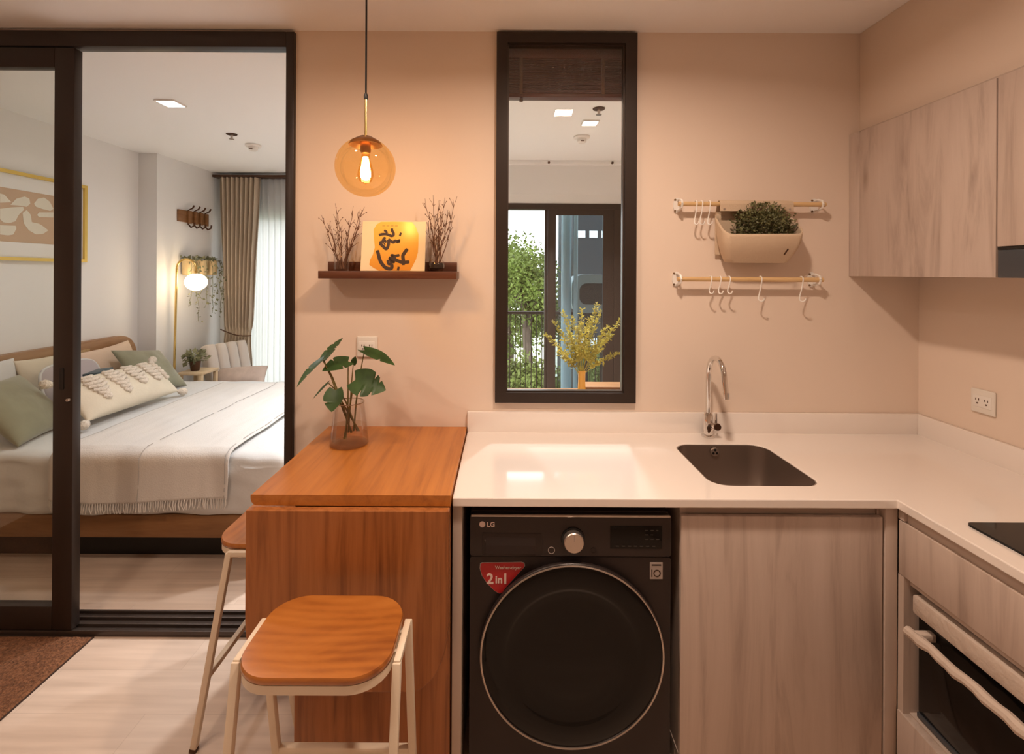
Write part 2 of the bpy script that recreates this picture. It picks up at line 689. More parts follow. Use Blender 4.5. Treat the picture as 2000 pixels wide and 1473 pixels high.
M['coir'] = mat('brown_coir', (.24, .102, .047), .98, vary=.5, scale=120, bump=1.0, bscale=160)
M['paper'] = mat('cream_card', (.86, .70, .45), .5)
M['artpeach'] = mat('art_peach', (.56, .40, .28), .8)
M['artwhite'] = mat('art_cream', (.74, .70, .60), .8)
M['mount'] = mat('white_mount', (.80, .79, .77), .7)
M['film'] = mat('milky_plastic_film', (.60, .50, .43), .35, bump=.5, bscale=40, coat=.2)
M['blind'] = wood('mahogany_blind', ((.07, .018, .014), (.105, .028, .021), (.13, .036, .027)), (1, 9, 9), .45, scale=3)
M['hood'] = mat('hood_grey_steel', (.085, .095, .11), .35, metal=.4)
M['grass'] = mat('grass', (.50, .52, .42), .9, vary=.3, scale=2)
M['concrete'] = mat('balcony_concrete', (.72, .70, .67), .85, vary=.08, scale=8)
M['pipe'] = mat('pale_blue_pipe', (.50, .68, .74), .45)
M['acgrey'] = mat('ac_dark_casing', (.03, .038, .043), .5)
M['acband'] = mat('ac_pale_casing', (.38, .45, .45), .45)
M['facade'] = mat('dark_facade', (.016, .021, .024), .6)
M['tile'] = mat('facade_band', (.82, .85, .86), .6)
M['screw'] = mat('screw', (.25, .17, .10), .4, metal=.8)
M['felt'] = mat('mat_backing', (.05, .025, .015), .9)


def card_art(name):
    """yellow sun-like wash of the calligraphy card: paler at the top, orange at the foot (printed colour)"""
    m, nt, b = new_mat(name)
    N, L = nt.nodes, nt.links
    tc = N.new('ShaderNodeTexCoord')
    sp = N.new('ShaderNodeSeparateXYZ')
    L.new(tc.outputs['Generated'], sp.inputs[0])
    rp = N.new('ShaderNodeValToRGB')
    rp.color_ramp.elements[0].color = (.74, .30, .035, 1)
    rp.color_ramp.elements[1].color = (.90, .56, .10, 1)
    L.new(sp.outputs['Z'], rp.inputs[0])
    L.new(rp.outputs[0], b.inputs['Base Color'])
    b.inputs['Roughness'].default_value = .22
    return m


M['wash'] = card_art('yellow_wash')

CEIL = 2.53
RW = 1.741          # right wall
LWB = -3.13         # left wall
FARY = 2.30         # wall with the balcony door
BAYY = 3.00         # bay with the curtained window

# ------------------------------------------------------------------ structure
struct('floor', MB().box(LWB - .1, RW + .1, -4.2, BAYY + .1, -.12, 0), M['floor'])
struct('ceiling', MB().box(LWB - .1, RW + .1, -4.2, .05, CEIL, CEIL + .1), M['ceil'])
struct('ceiling_bedroom', MB().box(LWB - .1, RW + .1, .05, BAYY + .1, CEIL, CEIL + .1), M['bedceil'])

DOORX1, DOORTOP = -.872, 2.517
WX0, WX1, WZ0, WZ1 = -.012, .532, 1.0, 2.50
mb = MB()
mb.box(DOORX1, WX0, 0, .10, 0, CEIL)
mb.box(WX0, WX1, 0, .10, 0, WZ0)
mb.box(WX0, WX1, 0, .10, WZ1, CEIL)
mb.box(WX1, RW, 0, .10, 0, CEIL)
mb.box(LWB, DOORX1, 0, .10, DOORTOP, CEIL)
struct('wall_back', mb, M['wall'])
struct('wall_right', MB().box(RW, RW + .1, -4.2, BAYY + .1, 0, CEIL), M['wall'])
struct('wall_left', MB().box(LWB - .1, LWB, -4.2, .05, 0, CEIL), M['wall'])
struct('wall_front', MB().box(LWB - .1, RW + .1, -4.2, -4.1, 0, CEIL), M['wall'])
mb = MB().box(LWB - .1, LWB, .05, BAYY + .1, 0, CEIL).box(LWB, -2.97, 2.08, BAYY, 0, CEIL)
struct('wall_bedroom_left', mb, M['bedwall'])
# far wall: balcony part at FARY with its opening, a return, then the bay with its window
BX0, BX1, BTOP = -.95, 1.10, 2.149
mb = MB()
mb.box(-1.06, BX0, FARY, FARY + .12, 0, CEIL)
mb.box(BX1, RW, FARY, FARY + .12, 0, CEIL)
mb.box(BX0, BX1, FARY, FARY + .12, BTOP, CEIL)
mb.box(-1.06, -.96, FARY + .12, BAYY + .1, 0, CEIL)
mb.box(-2.97, -2.80, BAYY, BAYY + .1, 0, CEIL)
mb.box(-1.16, -1.06, BAYY, BAYY + .1, 0, CEIL)
mb.box(-2.80, -1.16, BAYY, BAYY + .1, 2.12, CEIL)
mb.box(-2.80, -1.16, BAYY, BAYY + .1, 0, .08)
struct('wall_far', mb, M['bedwall'])
struct('wall_bulkhead', MB().box(1.488, RW, -3.2, 0, 2.112, CEIL, .002), M['wall'])
struct('trim_1', MB().box(-.9, 1.6, 2.262, FARY, 2.492, CEIL, .003), M['bedceil'])
for px in (1072, 1196):
    p = at(px, 315, 2.26)
    o = MB().lathe([(0, -.006), (.011, -.006), (.011, .004), (0, .004)], (p.x, 2.258, 2.508), 12, 'Y').build('curtain_rail_screw', M['bronze'])
    tag(o, 'small dark fixing on the ceiling edge above the balcony door, ' + ('left one' if px < 1100 else 'right one'), 'fixing', 'fixings above the balcony door')

# ------------------------------------------------------------------ sliding door (door_1)
d1 = bpy.data.objects.new('door_1', None); C.objects.link(d1); d1['kind'] = 'structure'
d1.location = (-1.9, 0, 0)
mb = MB()
mb.box(-.906, DOORX1, -.02, .11, 0, DOORTOP, .002)                    # right jamb
mb.box(LWB, -.906, -.02, .034, 2.452, DOORTOP, .002)                    # head
mb.box(LWB, -.906, .034, .11, 2.500, DOORTOP)
mb.build('jamb', M['frame'], d1)
mb = MB().box(LWB, -.906, .0, .11, 0, .012)
for y in (-.018, .022, .062, .1):
    mb.box(LWB, -.906, y, y + .01, 0, .024, .002)
mb.build('track', M['track'], d1)
mb = MB()
for y in (.06, .1):
    mb.box(LWB, -.906, y, y + .006, 2.492, 2.500)
mb.build('head_track', M['track'], d1)
mb = MB()
LX1, LX0 = -1.785, -3.12
mb.box(-1.868, LX1, -.018, .022, .026, 2.446, .003)
mb.box(LX0, -1.868, -.018, .022, 2.365, 2.446, .003)
mb.box(LX0, -1.868, -.018, .022, .026, .125, .003)
leaf = mb.build('sliding_leaf', M['frame'], d1)
MB().box(LX0, -1.866, -.001, .005, .12, 2.37).build('pane', M['doorglass'], leaf)
p = at(121, 740, -.018)
MB().prism(rrect(p.x - .009, p.x + .009, p.z - .045, p.z + .045, .006), -.0205, -.017, 'Y').build('pull', M['black'], leaf)
p = at(134, 781, -.018)
mb = MB().lathe([(0, -.026), (.006, -.026), (.008, -.018)], (p.x, 0, p.z), 14, 'Y')
mb.build('latch', M['silver'], leaf)
# catch on the head of the opening
p = at(318, 95, .05)
for xs in (-1.455, -1.40):
    MB().box(xs, xs + .04, .07, .10, 2.486, 2.500, .002).build('stop', M['black'], d1)

# ------------------------------------------------------------------ window between kitchen and bedroom (window_1)
w1 = bpy.data.objects.new('window_1', None); C.objects.link(w1); w1['kind'] = 'structure'
w1.location = (.26, 0, WZ0)
MB().prism(rect(-.032, .552, .981, 2.52), -.02, .03, 'Y', [rect(.014, .503, 1.023, 2.476)]).build('frame', M['frame'], w1, smooth=False)
MB().prism(rect(.014, .503, 1.023, 2.476), -.006, .022, 'Y', [rect(.020, .497, 1.029, 2.470)]).build('glazing_bead', M['track'], w1, smooth=False)
MB().box(.018, .499, .003, .008, 1.027, 2.472).build('pane', M['glass'], w1, smooth=False)

bl = thing('venetian_blind', 'dark brown venetian blind pulled up at the top of the narrow interior window', 'blind', (.26, .07, 2.27))
MB().box(-.008, .528, .045, .095, 2.44, 2.495, .003).build('head_rail', M['blind'], bl)
mb = MB()
for k in range(22):
    z = 2.295 + k * .0066
    mb.box(-.006, .526, .047, .093, z, z + .0035)
mb.build('slats', M['blind'], bl, smooth=False)
MB().box(-.006, .526, .046, .094, 2.274, 2.292, .004).build('bottom_rail', M['blind'], bl)
for px in (1018, 1178):
    p = at(px, 150, .044)
    MB().box(p.x - .007, p.x + .007, .042, .0455, 2.285, 2.44).build('ladder_tape', M['bronze'], bl)
p = at(1018, 199, .05)
MB().lathe([(0, 0), (.008, .002), (.007, .014), (0, .016)], (p.x, .06, 2.258), 10).build('cord_toggle', M['bronze'], bl)

# ------------------------------------------------------------------ balcony sliding door (door_2) and bay window (window_2)
d2 = bpy.data.objects.new('door_2', None); C.objects.link(d2); d2['kind'] = 'structure'
d2.location = (.08, FARY, 0)
y0, y1 = FARY - .005, FARY + .08
mb = MB().box(BX0, BX1, y0, y1, 2.095, BTOP, .002).box(BX0, BX0 + .05, y0, y1, 0, 2.095).box(1.0, BX1, y0, y1, 0, 2.095).box(BX0, BX1, y0, y1, 0, .03)
mb.build('frame', M['frame'], d2)
mb = MB().box(.40, .475, y0 + .005, y0 + .035, .03, 2.095, .002).box(.90, 1.0, y0 + .005, y0 + .035, .03, 2.095).box(.475, .90, y0 + .005, y0 + .035, 2.045, 2.095).box(.475, .90, y0 + .005, y0 + .035, .03, .10)
l2 = mb.build('sliding_leaf', M['frame'], d2)
MB().box(.47, .905, y0 + .015, y0 + .021, .09, 2.05).build('pane', M['darkglass'], l2)
mb = MB().box(.375, .43, y0 + .045, y0 + .075, .03, 2.095, .002).box(BX0 + .05, BX0 + .1, y0 + .045, y0 + .075, .03, 2.095)
mb.build('stile', M['frame'], d2)
w2 = bpy.data.objects.new('window_2', None); C.objects.link(w2); w2['kind'] = 'structure'
w2.location = (-2, BAYY, .08)
MB().prism(rect(-2.80, -1.16, .08, 2.12), BAYY + .02, BAYY + .08, 'Y', [rect(-2.75, -2.02, .13, 2.07), rect(-1.96, -1.21, .13, 2.07)]).build('frame', M['frame'], w2, smooth=False)
MB().box(-2.76, -1.2, BAYY + .045, BAYY + .05, .12, 2.08).build('pane', M['glass'], w2)

# ------------------------------------------------------------------ lights built as fixtures
def ceiling_light(x, y, label, warm, energy, group, size=.105, col=None, spread=180):
    t = thing('ceiling_light', label, 'ceiling light', (x, y, CEIL), group)
    h = size / 2
    MB().prism(rrect(x - h - .01, x + h + .01, y - h - .01, y + h + .01, .012, 3), CEIL - .009, CEIL - .0005, 'Z', [rect(x - h, x + h, y - h, y + h)]).build('frame', M['white'], t)
    MB().box(x - h, x + h, y - h, y + h, CEIL - .007, CEIL - .002).build('diffuser', M['panel_w' if warm else 'panel_n'], t)
    ld = bpy.data.lights.new('lamp', 'AREA')
    ld.shape = 'SQUARE'; ld.size = size
    ld.energy = energy
    ld.color = col or ((1, .77, .60) if warm else (.97, .98, 1))
    ld.spread = math.radians(spread)
    lo = bpy.data.objects.new('lamp', ld)
    C.objects.link(lo)
    lo.parent = t
    lo.location = (0, 0, -.012)
    return t


KG = 'square kitchen ceiling lights'
KE = 18
KS = 164
ceiling_light(.37, -.96, 'square warm ceiling light above the kitchen counter', True, KE * 1.06, KG, spread=KS)
ceiling_light(-.75, -1.0, 'square warm ceiling light above the wooden table', True, KE * .42, KG, spread=KS)
ceiling_light(1.3, -2.8, 'square warm ceiling light nearest the front wall on the right', True, KE * .2, KG, spread=KS)
ceiling_light(-1.6, -1.6, 'square warm ceiling light above the doormat', True, KE * .5, KG, spread=KS)
BG = 'square bedroom ceiling lights'
BE = 23
BS = 112
ceiling_light(-2.0, .86, 'square bedroom ceiling light above the bed, seen through the sliding door', False, 5.5, BG, spread=160)
ceiling_light(.575, 1.19, 'square bedroom ceiling light seen through the narrow window', False, BE * 1.4, BG, .095, spread=BS)
ceiling_light(-.45, 1.5, 'added square bedroom fill light, out of view over the open floor beyond the foot of the bed', False, BE * 1.6, BG, spread=BS)  # added lamp hidden from the camera; floor bounce brightens the bedroom ceiling


def sprinkler(x, y, label):
    t = thing('fire_sprinkler', label, 'sprinkler', (x, y, CEIL), 'bedroom ceiling sprinklers')
    MB().lathe([(0, CEIL - .004), (.036, CEIL - .006), (.038, CEIL - .001), (0, CEIL - .001)], (x, y, 0), 20).build('plate', M['bronze'], t)
    mb = MB().tube([(x, y, CEIL - .004), (x, y, CEIL - .035)], .009, 10)
    mb.lathe([(0, -.040), (.018, -.040), (.018, -.037), (0, -.037)], (x, y, CEIL), 16)
    mb.build('nozzle', M['silver'], t)


def detector(x, y, label):
    t = thing('smoke_detector', label, 'smoke detector', (x, y, CEIL), 'bedroom smoke detectors')
    MB().lathe([(0, -.018), (.052, -.018), (.060, -.010), (.060, -.001), (0, -.001)], (x, y, CEIL), 28).build('base', M['white'], t)
    MB().lathe([(0, -.05), (.022, -.05), (.034, -.040), (.036, -.018), (0, -.018)], (x, y, CEIL), 24).build('sensor_cap', M['white'], t)
    MB().box(x - .012, x + .012, y - .037, y - .034, CEIL - .043, CEIL - .037).build('status_light', M['bronze'], t)


sprinkler(-2.0, 1.50, 'dark ceiling sprinkler seen through the sliding door, beside the smoke detector')
detector(-2.0, 1.80, 'round white smoke detector on the ceiling seen through the sliding door')
sprinkler(.58, .92, 'dark ceiling sprinkler seen through the narrow window')
detector(.575, 1.52, 'round smoke detector on the ceiling seen through the narrow window')

# ------------------------------------------------------------------ counter, sink, cabinets
CZ, CT, CFY, RX = .859, .026, -.597, 1.160
outer = [(-.146, -.002), (-.146, CFY), (RX, CFY), (RX, -2.3), (RW - .002, -2.3), (RW - .002, -.002)]
SX0, SX1, SY0, SY1 = .660, 1.008, -.506, -.146
sink_o = rrect(SX0, SX1, SY0, SY1, .058, 8)
ct = thing('countertop', 'white L-shaped kitchen countertop with a low upstand along the walls', 'countertop', (.8, -.3, CZ - CT))
o = MB().prism(outer, CZ - CT, CZ, 'Z', [sink_o]).build('worktop', M['counter'], ct, smooth=False)
bv = o.modifiers.new('soft', 'BEVEL'); bv.width = .003; bv.segments = 2; bv.limit_method = 'ANGLE'; bv.angle_limit = math.radians(60)
MB().box(-.146, RW - .002, -.020, -.001, CZ - .001, .943, .002).box(RW - .020, RW - .001, -2.3, -.02, CZ - .001, .943, .002).build('upstand', M['counter'], ct)

sk = thing('sink', 'undermounted dark stainless steel kitchen sink set into the white counter', 'sink', (.83, -.33, CZ - .2))
mb = MB()
rings = []
for inset, z in ((.0008, CZ - CT - .002), (.0008, CZ - .0025), (.0022, CZ - .0025), (.003, CZ - .05), (.007, CZ - .15), (.02, CZ - .172), (.05, CZ - .18)):
    rings.append([mb.bm.verts.new((x, y, z)) for x, y in rrect(SX0 + inset, SX1 - inset, SY0 + inset, SY1 - inset, max(.012, .058 - inset * .3), 8)])
for a, b in zip(rings, rings[1:]):
    for k in range(len(a)):
        mb.bm.faces.new((a[k], a[(k + 1) % len(a)], b[(k + 1) % len(a)], b[k]))
mb.bm.faces.new(rings[-1])
mb.build('basin', M['steel'], sk, angle=50, recalc=False)
p = at(1395, 882, -.15)
MB().lathe([(0, 0), (.015, 0), (.017, .004), (.017, .006)], (p.x, -.158, p.z), 20, 'Y').build('overflow', M['silver'], sk)
mb = MB()
for k in range(3):
    a = PI / 2 + k * 2 * PI / 3
    mb.lathe([(0, 0), (.0045, 0), (.0045, .003)], (p.x + .008 * math.cos(a), -.1595, p.z + .008 * math.sin(a)), 10, 'Y')
mb.build('overflow_hole', M['black'], sk)
MB().lathe([(.0, .004), (.02, .004), (.034, .006), (.037, .002)], (.83, -.33, CZ - .181), 24).build('drain', M['silver'], sk)

fx, fy = .837, -.058
fc = thing('kitchen_tap', 'chrome swan-neck kitchen tap standing behind the sink', 'tap', (fx, fy, CZ))
MB().lathe([(0, 0), (.027, 0), (.027, .006), (.02, .010), (0, .010)], (fx, fy, CZ), 28).build('base', M['chrome'], fc)
MB().lathe([(0, .009), (.018, .009), (.019, .02), (.019, .085), (.014, .098), (0, .1)], (fx, fy, CZ), 24).build('body', M['chrome'], fc)
pts = [(fx, fy, CZ + .095), (fx, fy, CZ + .255)]
for k in range(1, 15):
    a = PI * k / 15
    pts.append((fx + .004 * k / 15, fy - .065 + .065 * math.cos(a), CZ + .255 + .075 * math.sin(a)))
pts += [(fx + .006, fy - .132, CZ + .235), (fx + .008, fy - .135, CZ + .205)]
MB().tube(pts, .0105, 14).build('spout', M['chrome'], fc)
MB().tube([(fx + .008, fy - .1350, CZ + .212), (fx + .008, fy - .1355, CZ + .188)], .0125, 14).build('aerator', M['chrome'], fc)
mb = MB().tube([(fx + .012, fy - .01, CZ + .045), (fx + .022, fy - .034, CZ + .05)], .013, 16)
lv = mb.build('lever_hub', M['chrome'], fc)
MB().lathe([(0, -.006), (.0135, -.006), (.0145, 0), (0, 0)], (fx + .021, fy - .034, CZ + .05), 20, 'Y').build('hub_cap', M['bronze'], lv)
MB().tube([(fx + .022, fy - .02, CZ + .055), (fx + .022, fy - .022, CZ + .10)], [.0055, .004], 10).build('lever', M['chrome'], fc)
MB().prism([(fx - .006 + .005 * math.cos(a * PI / 8), CZ + .032 + .013 * math.sin(a * PI / 8)) for a in range(16)], fy - .0198, fy - .017, 'Y').build('badge', M['bronze'], fc)

# end panel beside the washer
ep = tag(MB().box(-.146, -.118, -.585, -.002, 0, CZ - CT - .001, .001).build('end_panel', M['carc']), 'narrow grey-brown end panel between the wooden table and the washing machine', 'panel')
# sink cabinet
sc = thing('sink_cabinet', 'pale wood-effect base cabinet under the kitchen sink', 'cabinet', (.83, -.3, 0))
mb = MB().box(.535, .553, -.56, -.005, 0, CZ - CT - .001).box(1.128, 1.146, -.56, -.005, 0, CZ - CT - .001).box(.533, 1.128, -.56, -.005, .06, .078)
mb.box(.535, 1.146, -.555, -.535, CZ - CT - .036, CZ - CT - .001).box(.533, 1.128, -.53, -.512, 0, .06).box(.533, 1.128, -.02, -.005, .078, .8)
mb.build('carcass', M['carc'], sc, smooth=False)
MB().box(.532, 1.130, -.580, -.562, .05, .800, .0015).build('door', M['lamin'], sc)
o = MB().box(1.136, 1.172, -.583, -.45, 0, CZ - CT - .001, .001).build('corner_post', M['carc'], sc)

# right-hand base unit
DX = 1.172
rb = thing('oven_cabinet', 'pale wood-effect base cabinet housing the built-in oven', 'cabinet', (1.45, -.95, 0))
mb = MB().box(DX + .02, RW - .005, -.604, -.586, 0, CZ - CT - .001).box(DX + .02, RW - .005, -1.295, -1.277, 0, CZ - CT - .001)
mb.box(DX + .02, RW - .005, -1.277, -.604, .615, .633).box(DX + .02, RW - .005, -1.277, -.604, .225, .243).box(DX + .06, DX + .08, -1.277, -.604, 0, .06)
mb.box(DX + .001, DX + .0205, -.604, -.5845, .238, .638).box(DX + .001, DX + .0205, -.604, -.5845, .800, CZ - CT - .001).box(DX + .012, DX + .03, -1.277, -.586, CZ - CT - .036, CZ - CT - .001)
mb.build('carcass', M['carc'], rb, smooth=False)
MB().box(DX, DX + .02, -1.29, -.586, .640, .797, .0015).build('drawer', M['lamin'], rb)
MB().box(DX - .004, DX + .02, -1.29, -.588, .03, .240, .0015).build('drawer', M['lamin'], rb)
rb2 = thing('drawer_cabinet', 'pale wood-effect base cabinet next to the oven unit, nearest the room', 'cabinet', (1.45, -1.75, 0))
MB().box(DX + .02, RW - .005, -2.28, -1.30, 0, CZ - CT - .001).build('carcass', M['carc'], rb2)
for z0, z1 in ((.03, .39), (.395, .797)):
    MB().box(DX, DX + .02, -2.28, -1.30, z0, z1, .0015).build('drawer', M['lamin'], rb2)

ov = thing('oven', 'built-in black glass oven with film-wrapped handle in the right cabinet', 'oven', (1.45, -.94, .245))
MB().box(DX + .045, RW - .05, -1.262, -.618, .246, .612, .003).build('body', M['black'], ov)
MB().box(DX + .030, DX + .046, -1.26, -.62, .262, .548, .003).build('door', M['blackglass'], ov)
MB().box(DX + .028, DX + .050, -1.262, -.618, .246, .261, .002).build('bottom_trim', M['hood'], ov)
MB().box(DX + .004, DX + .046, -1.262, -.628, .553, .606, .006).build('control_panel', M['film'], ov)
hp = []
random.seed(4)
for k in range(26):
    y = -.64 - k * .0245
    hp.append((DX - .018 + random.uniform(-.002, .002), y, .512 + random.uniform(-.003, .003)))
hd = MB().tube(hp, [.0115 + random.uniform(0, .0045) for _ in hp], 9).build('handle', M['film'], ov)
for y in (-.665, -1.215):
    MB().bar((DX - .016, y, .512), (DX + .034, y, .512), .022, .022, .004).build('handle_mount', M['film'], hd)

hb = tag(MB().prism(rrect(1.229, 1.70, -1.33, -.73, .012, 3), CZ + .0002, CZ + .006).build('hob', M['blackglass'], smooth=False), 'black glass hob lying on the right leg of the white counter', 'hob')

# upper cabinets and hood
uc = thing('wall_cabinet', 'pale wood-effect wall cabinet hung on the right wall under the bulkhead', 'cabinet', (1.6, -1, 1.515))
UX, UZ0, UZ1 = 1.444, 1.513, 2.112
mb = MB().box(UX + .02, RW - .001, -2.4, -.004, UZ0 + .004, UZ1)
mb.build('carcass', M['carc'], uc, smooth=False)
MB().box(UX + .002, UX + .02, -.058, -.001, UZ0, 2.104, .001).build('filler', M['lamin'], uc)
MB().box(UX, UX + .0195, -.596, -.061, UZ0, 2.100, .0015).build('door', M['lamin'], uc)
MB().box(UX, UX + .0195, -1.196, -.600, 1.604, 2.100, .0015).build('door', M['lamin'], uc)
MB().box(UX, UX + .0195, -1.80, -1.20, UZ0, 2.100, .0015).build('door', M['lamin'], uc)
hd = thing('cooker_hood', 'slim grey slide-out cooker hood set in the wall cabinet', 'cooker hood', (1.46, -.9, 1.515))
MB().box(UX - .001, UX + .0195, -1.19, -.603, UZ0, 1.594, .002).build('front', M['hood'], hd)
MB().box(UX - .002, UX + .0195, -1.19, -.603, 1.5945, 1.602, .001).build('lip', M['black'], hd)

# ------------------------------------------------------------------ washing machine
wx, wf, ww, wh = .205, -.570, .300, .797
wm = thing('washing_machine', 'dark graphite front-loading washing machine with a red 2in1 sticker under the counter', 'washing machine', (wx, -.3, 0))
MB().box(wx - ww, wx + ww, wf + .02, -.03, .005, wh + .004, .006).build('body', M['washer'], wm)
dcx, dcz, dr = .208, .393, .272
front = rrect(wx - ww, wx + ww, .01, .672, .008, 3)
circ = [(dcx + .245 * math.cos(2 * PI * k / 64), dcz + .245 * math.sin(2 * PI * k / 64)) for k in range(64)]
MB().prism(front, wf, wf + .022, 'Y', [circ]).build('front_panel', M['washer'], wm, smooth=False)
cp = MB().prism(rrect(wx - ww, wx + ww, .675, wh, .008, 3), wf - .002, wf + .02, 'Y').build('control_panel', M['washer_panel'], wm, smooth=False)
MB().tube([(wx - ww + .003, wf - .001, wh - .002), (wx + ww - .003, wf - .001, wh - .002)], .0035, 8).build('top_edge', M['silver'], wm)
mb = MB().lathe([(.243, .02), (.262, .004), (.272, -.010), (.2735, -.020), (.270, -.025), (.2645, -.026), (.262, -.022)], (dcx, wf, dcz), 96, 'Y')
dr_o = mb.build('door', M['washer_panel'], wm, angle=60)
MB().lathe([(.2695, -.0248), (.2705, -.028), (.2680, -.0295), (.2655, -.028), (.2650, -.024)], (dcx, wf, dcz), 96, 'Y').build('chrome_ring', M['silver'], dr_o)
MB().lathe([(.2655, -.024), (.25, -.028), (.225, -.0305), (.205, -.030), (.197, -.026), (.188, -.0215), (.12, -.026), (.05, -.028), (0, -.0285)], (dcx, wf, dcz), 96, 'Y').build('door_glass', M['blackglass'], dr_o, angle=60)


def on_washer(px, py):
    return at(px, py, wf - .002)


p = on_washer(1119, 1053)
kb = MB().lathe([(0, -.026), (.0275, -.026), (.030, -.023), (.030, 0), (0, 0)], (p.x, wf - .002, p.z), 40, 'Y').build('dial', M['silver'], wm)
MB().lathe([(.0302, -.004), (.035, -.0035), (.036, 0)], (p.x, wf - .002, p.z), 40, 'Y').build('dial_collar', M['black'], kb)
MB().box(p.x - .001, p.x + .001, wf - .0287, wf - .0275, p.z + .006, p.z + .024).build('dial_mark', M['sticker'], kb)
a, b = on_washer(1192, 1027), on_washer(1293, 1072)
ds = MB().box(a.x, b.x, wf - .0035, wf - .0005, b.z, a.z, .001).build('display', M['blackglass'], wm)
mb = MB()
random.seed(3)
for r in range(3):
    for c in range(3):
        if random.random() < .75:
            x = b.x - .052 + c * .017; z = a.z - .014 - r * .013
            mb.box(x, x + random.uniform(.006, .011), wf - .0042, wf - .0034, z, z + .0022)
for k in range(7):
    x = a.x + .016 + k * .018
    mb.box(x, x + .010, wf - .0042, wf - .0034, b.z + .007, b.z + .0095)
mb.build('display_marks', mat('display_dim_marks', (.06, .055, .05), .4), ds, smooth=False)
a, b = on_washer(945, 1046), on_washer(1045, 1084)
dt = MB().box(a.x - .004, b.x + .02, wf - .0035, wf - .0005, b.z - .004, a.z + .008, .002).build('detergent_drawer', M['washer_panel'], wm)
zt = (a.z + b.z) / 2
mb = MB().prism([(wf - .0035, a.z - .004), (wf - .0035, b.z + .002), (wf - .012, b.z + .003), (wf - .015, b.z + .010), (wf - .011, zt + .004)], a.x + .006, b.x, 'X')
mb.build('drawer_handle', M['washer'], dt, smooth=False)
cap = at(946, 1056, wf - .002)
text_mb('ThinQ AI DD', .0105).xf(place((cap.x, wf - .0042, cap.z - .004)) @ FACE).build('drawer_caption', mat('dim_caption', (.11, .085, .075), .5), dt, smooth=False)
# logo: round emblem and the two letters
p = on_washer(942, 1024)
MB().lathe([(0, -.0012), (.0088, -.0012), (.0088, 0), (0, 0)], (p.x, wf - .002, p.z), 28, 'Y').build('logo_disc', M['stickwhite'], cp)
p2 = on_washer(950, 1029)
text_mb('LG', .020, bold=.0004).xf(place((p2.x + .001, wf - .0028, p2.z + .0005)) @ FACE).build('logo_letters', M['stickwhite'], cp, smooth=False)
for px, py, r in ((1077, 1075, .0105), (1159, 1075, .0085)):
    p = on_washer(px, py)
    MB().lathe([(r, 0), (r, -.001), (r - .0016, -.001), (r - .0016, 0)], (p.x, wf - .002, p.z), 28, 'Y').build('button', M['sticker'] if px < 1100 else M['washer'], cp)
# stickers
def px_poly(pts, Y):
    return [(q.x, q.z) for q in (at(x, y, Y) for x, y in pts)]


red = [(939, 1101), (943, 1099), (1018, 1098), (1023, 1100), (1024, 1106), (1021, 1110), (985, 1150), (981, 1157), (975, 1158), (967, 1154), (952, 1139), (942, 1124), (938, 1110)]
cxr = sum(q[0] for q in red) / len(red); cyr = sum(q[1] for q in red) / len(red)
MB().prism(px_poly([(cxr + (x - cxr) * 1.03, cyr + (y - cyr) * 1.03) for x, y in red], wf), wf - .0012, wf - .0002, 'Y').build('sticker_border', M['sticker'], wm, smooth=False)
st = MB().prism(px_poly(red, wf), wf - .0018, wf - .0010, 'Y').build('sticker', M['red'], wm, smooth=False)
st['label'] = 'red sticker reading 2in1'
p = at(950, 1139, wf)
text_mb('2', .043, bold=.0010).xf(place((p.x, wf - .0022, p.z)) @ FACE).build('sticker_text', M['stickwhite'], st, smooth=False)
p = at(967, 1138, wf)
text_mb('in', .031, bold=.0008).xf(place((p.x, wf - .0022, p.z)) @ FACE).build('sticker_text', M['stickwhite'], st, smooth=False)
p = at(979, 1139, wf)
text_mb('1', .043, bold=.0010).xf(place((p.x + .001, wf - .0022, p.z)) @ FACE).build('sticker_text', M['stickwhite'], st, smooth=False)
p = at(967, 1110, wf)
text_mb('Washer-dryer', .0135, bold=.0002).xf(place((p.x, wf - .0022, p.z - .001)) @ FACE).build('sticker_text', M['stickwhite'], st, smooth=False)
a, b = at(1269, 1098, wf), at(1294, 1131, wf)
wl = MB().box(a.x, b.x, wf - .0014, wf - .0003, b.z, a.z, .0004).build('warranty_label', M['sticker'], wm, smooth=False)
p = at(1272, 1128, wf)
mb = MB().box(a.x + .0045, a.x + .0075, wf - .002, wf - .0012, b.z + .007, b.z + .029)
zc = b.z + .0145
xc = a.x + .0215
mb.lathe([(.0110, 0), (.0110, -.0007), (.0078, -.0007), (.0078, 0)], (xc, wf - .0013, zc + .003), 28, 'Y')
mb.build('label_ten', M['darkink'], wl, smooth=False)
MB().box(a.x + .005, b.x - .005, wf - .0018, wf - .0012, a.z - .010, a.z - .006).build('label_line', M['washer'], wl, smooth=False)

# ------------------------------------------------------------------ drop-leaf table
TX0, TX1, TZ, TFY = -.727, -.149, .875, -.617
tb = thing('drop_leaf_table', 'teak drop-leaf table against the wall with its front leaf hanging down', 'table', (-.44, -.3, 0))
tp = [(TX1, TZ - .0008), (TX1 - .0008, TZ), (TX0 + .002, TZ), (TX0, TZ - .002)] + [(TX0 + .020 - .020 * math.cos(PI / 2 * k / 6), TZ - .010 - .021 * math.sin(PI / 2 * k / 6)) for k in range(7)] + [(TX1, TZ - .031)]
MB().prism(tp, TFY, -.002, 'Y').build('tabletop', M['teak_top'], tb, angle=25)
lx0, lx1, lz0, lz1 = -.728, -.150, .327, .8425
prof = []
rx_, rz_ = .11, .20
for k in range(9):
    t = PI / 2 * k / 8
    prof.append((lx1 - rx_ + rx_ * math.cos(-t), lz0 + rz_ - rz_ * math.sin(t)))
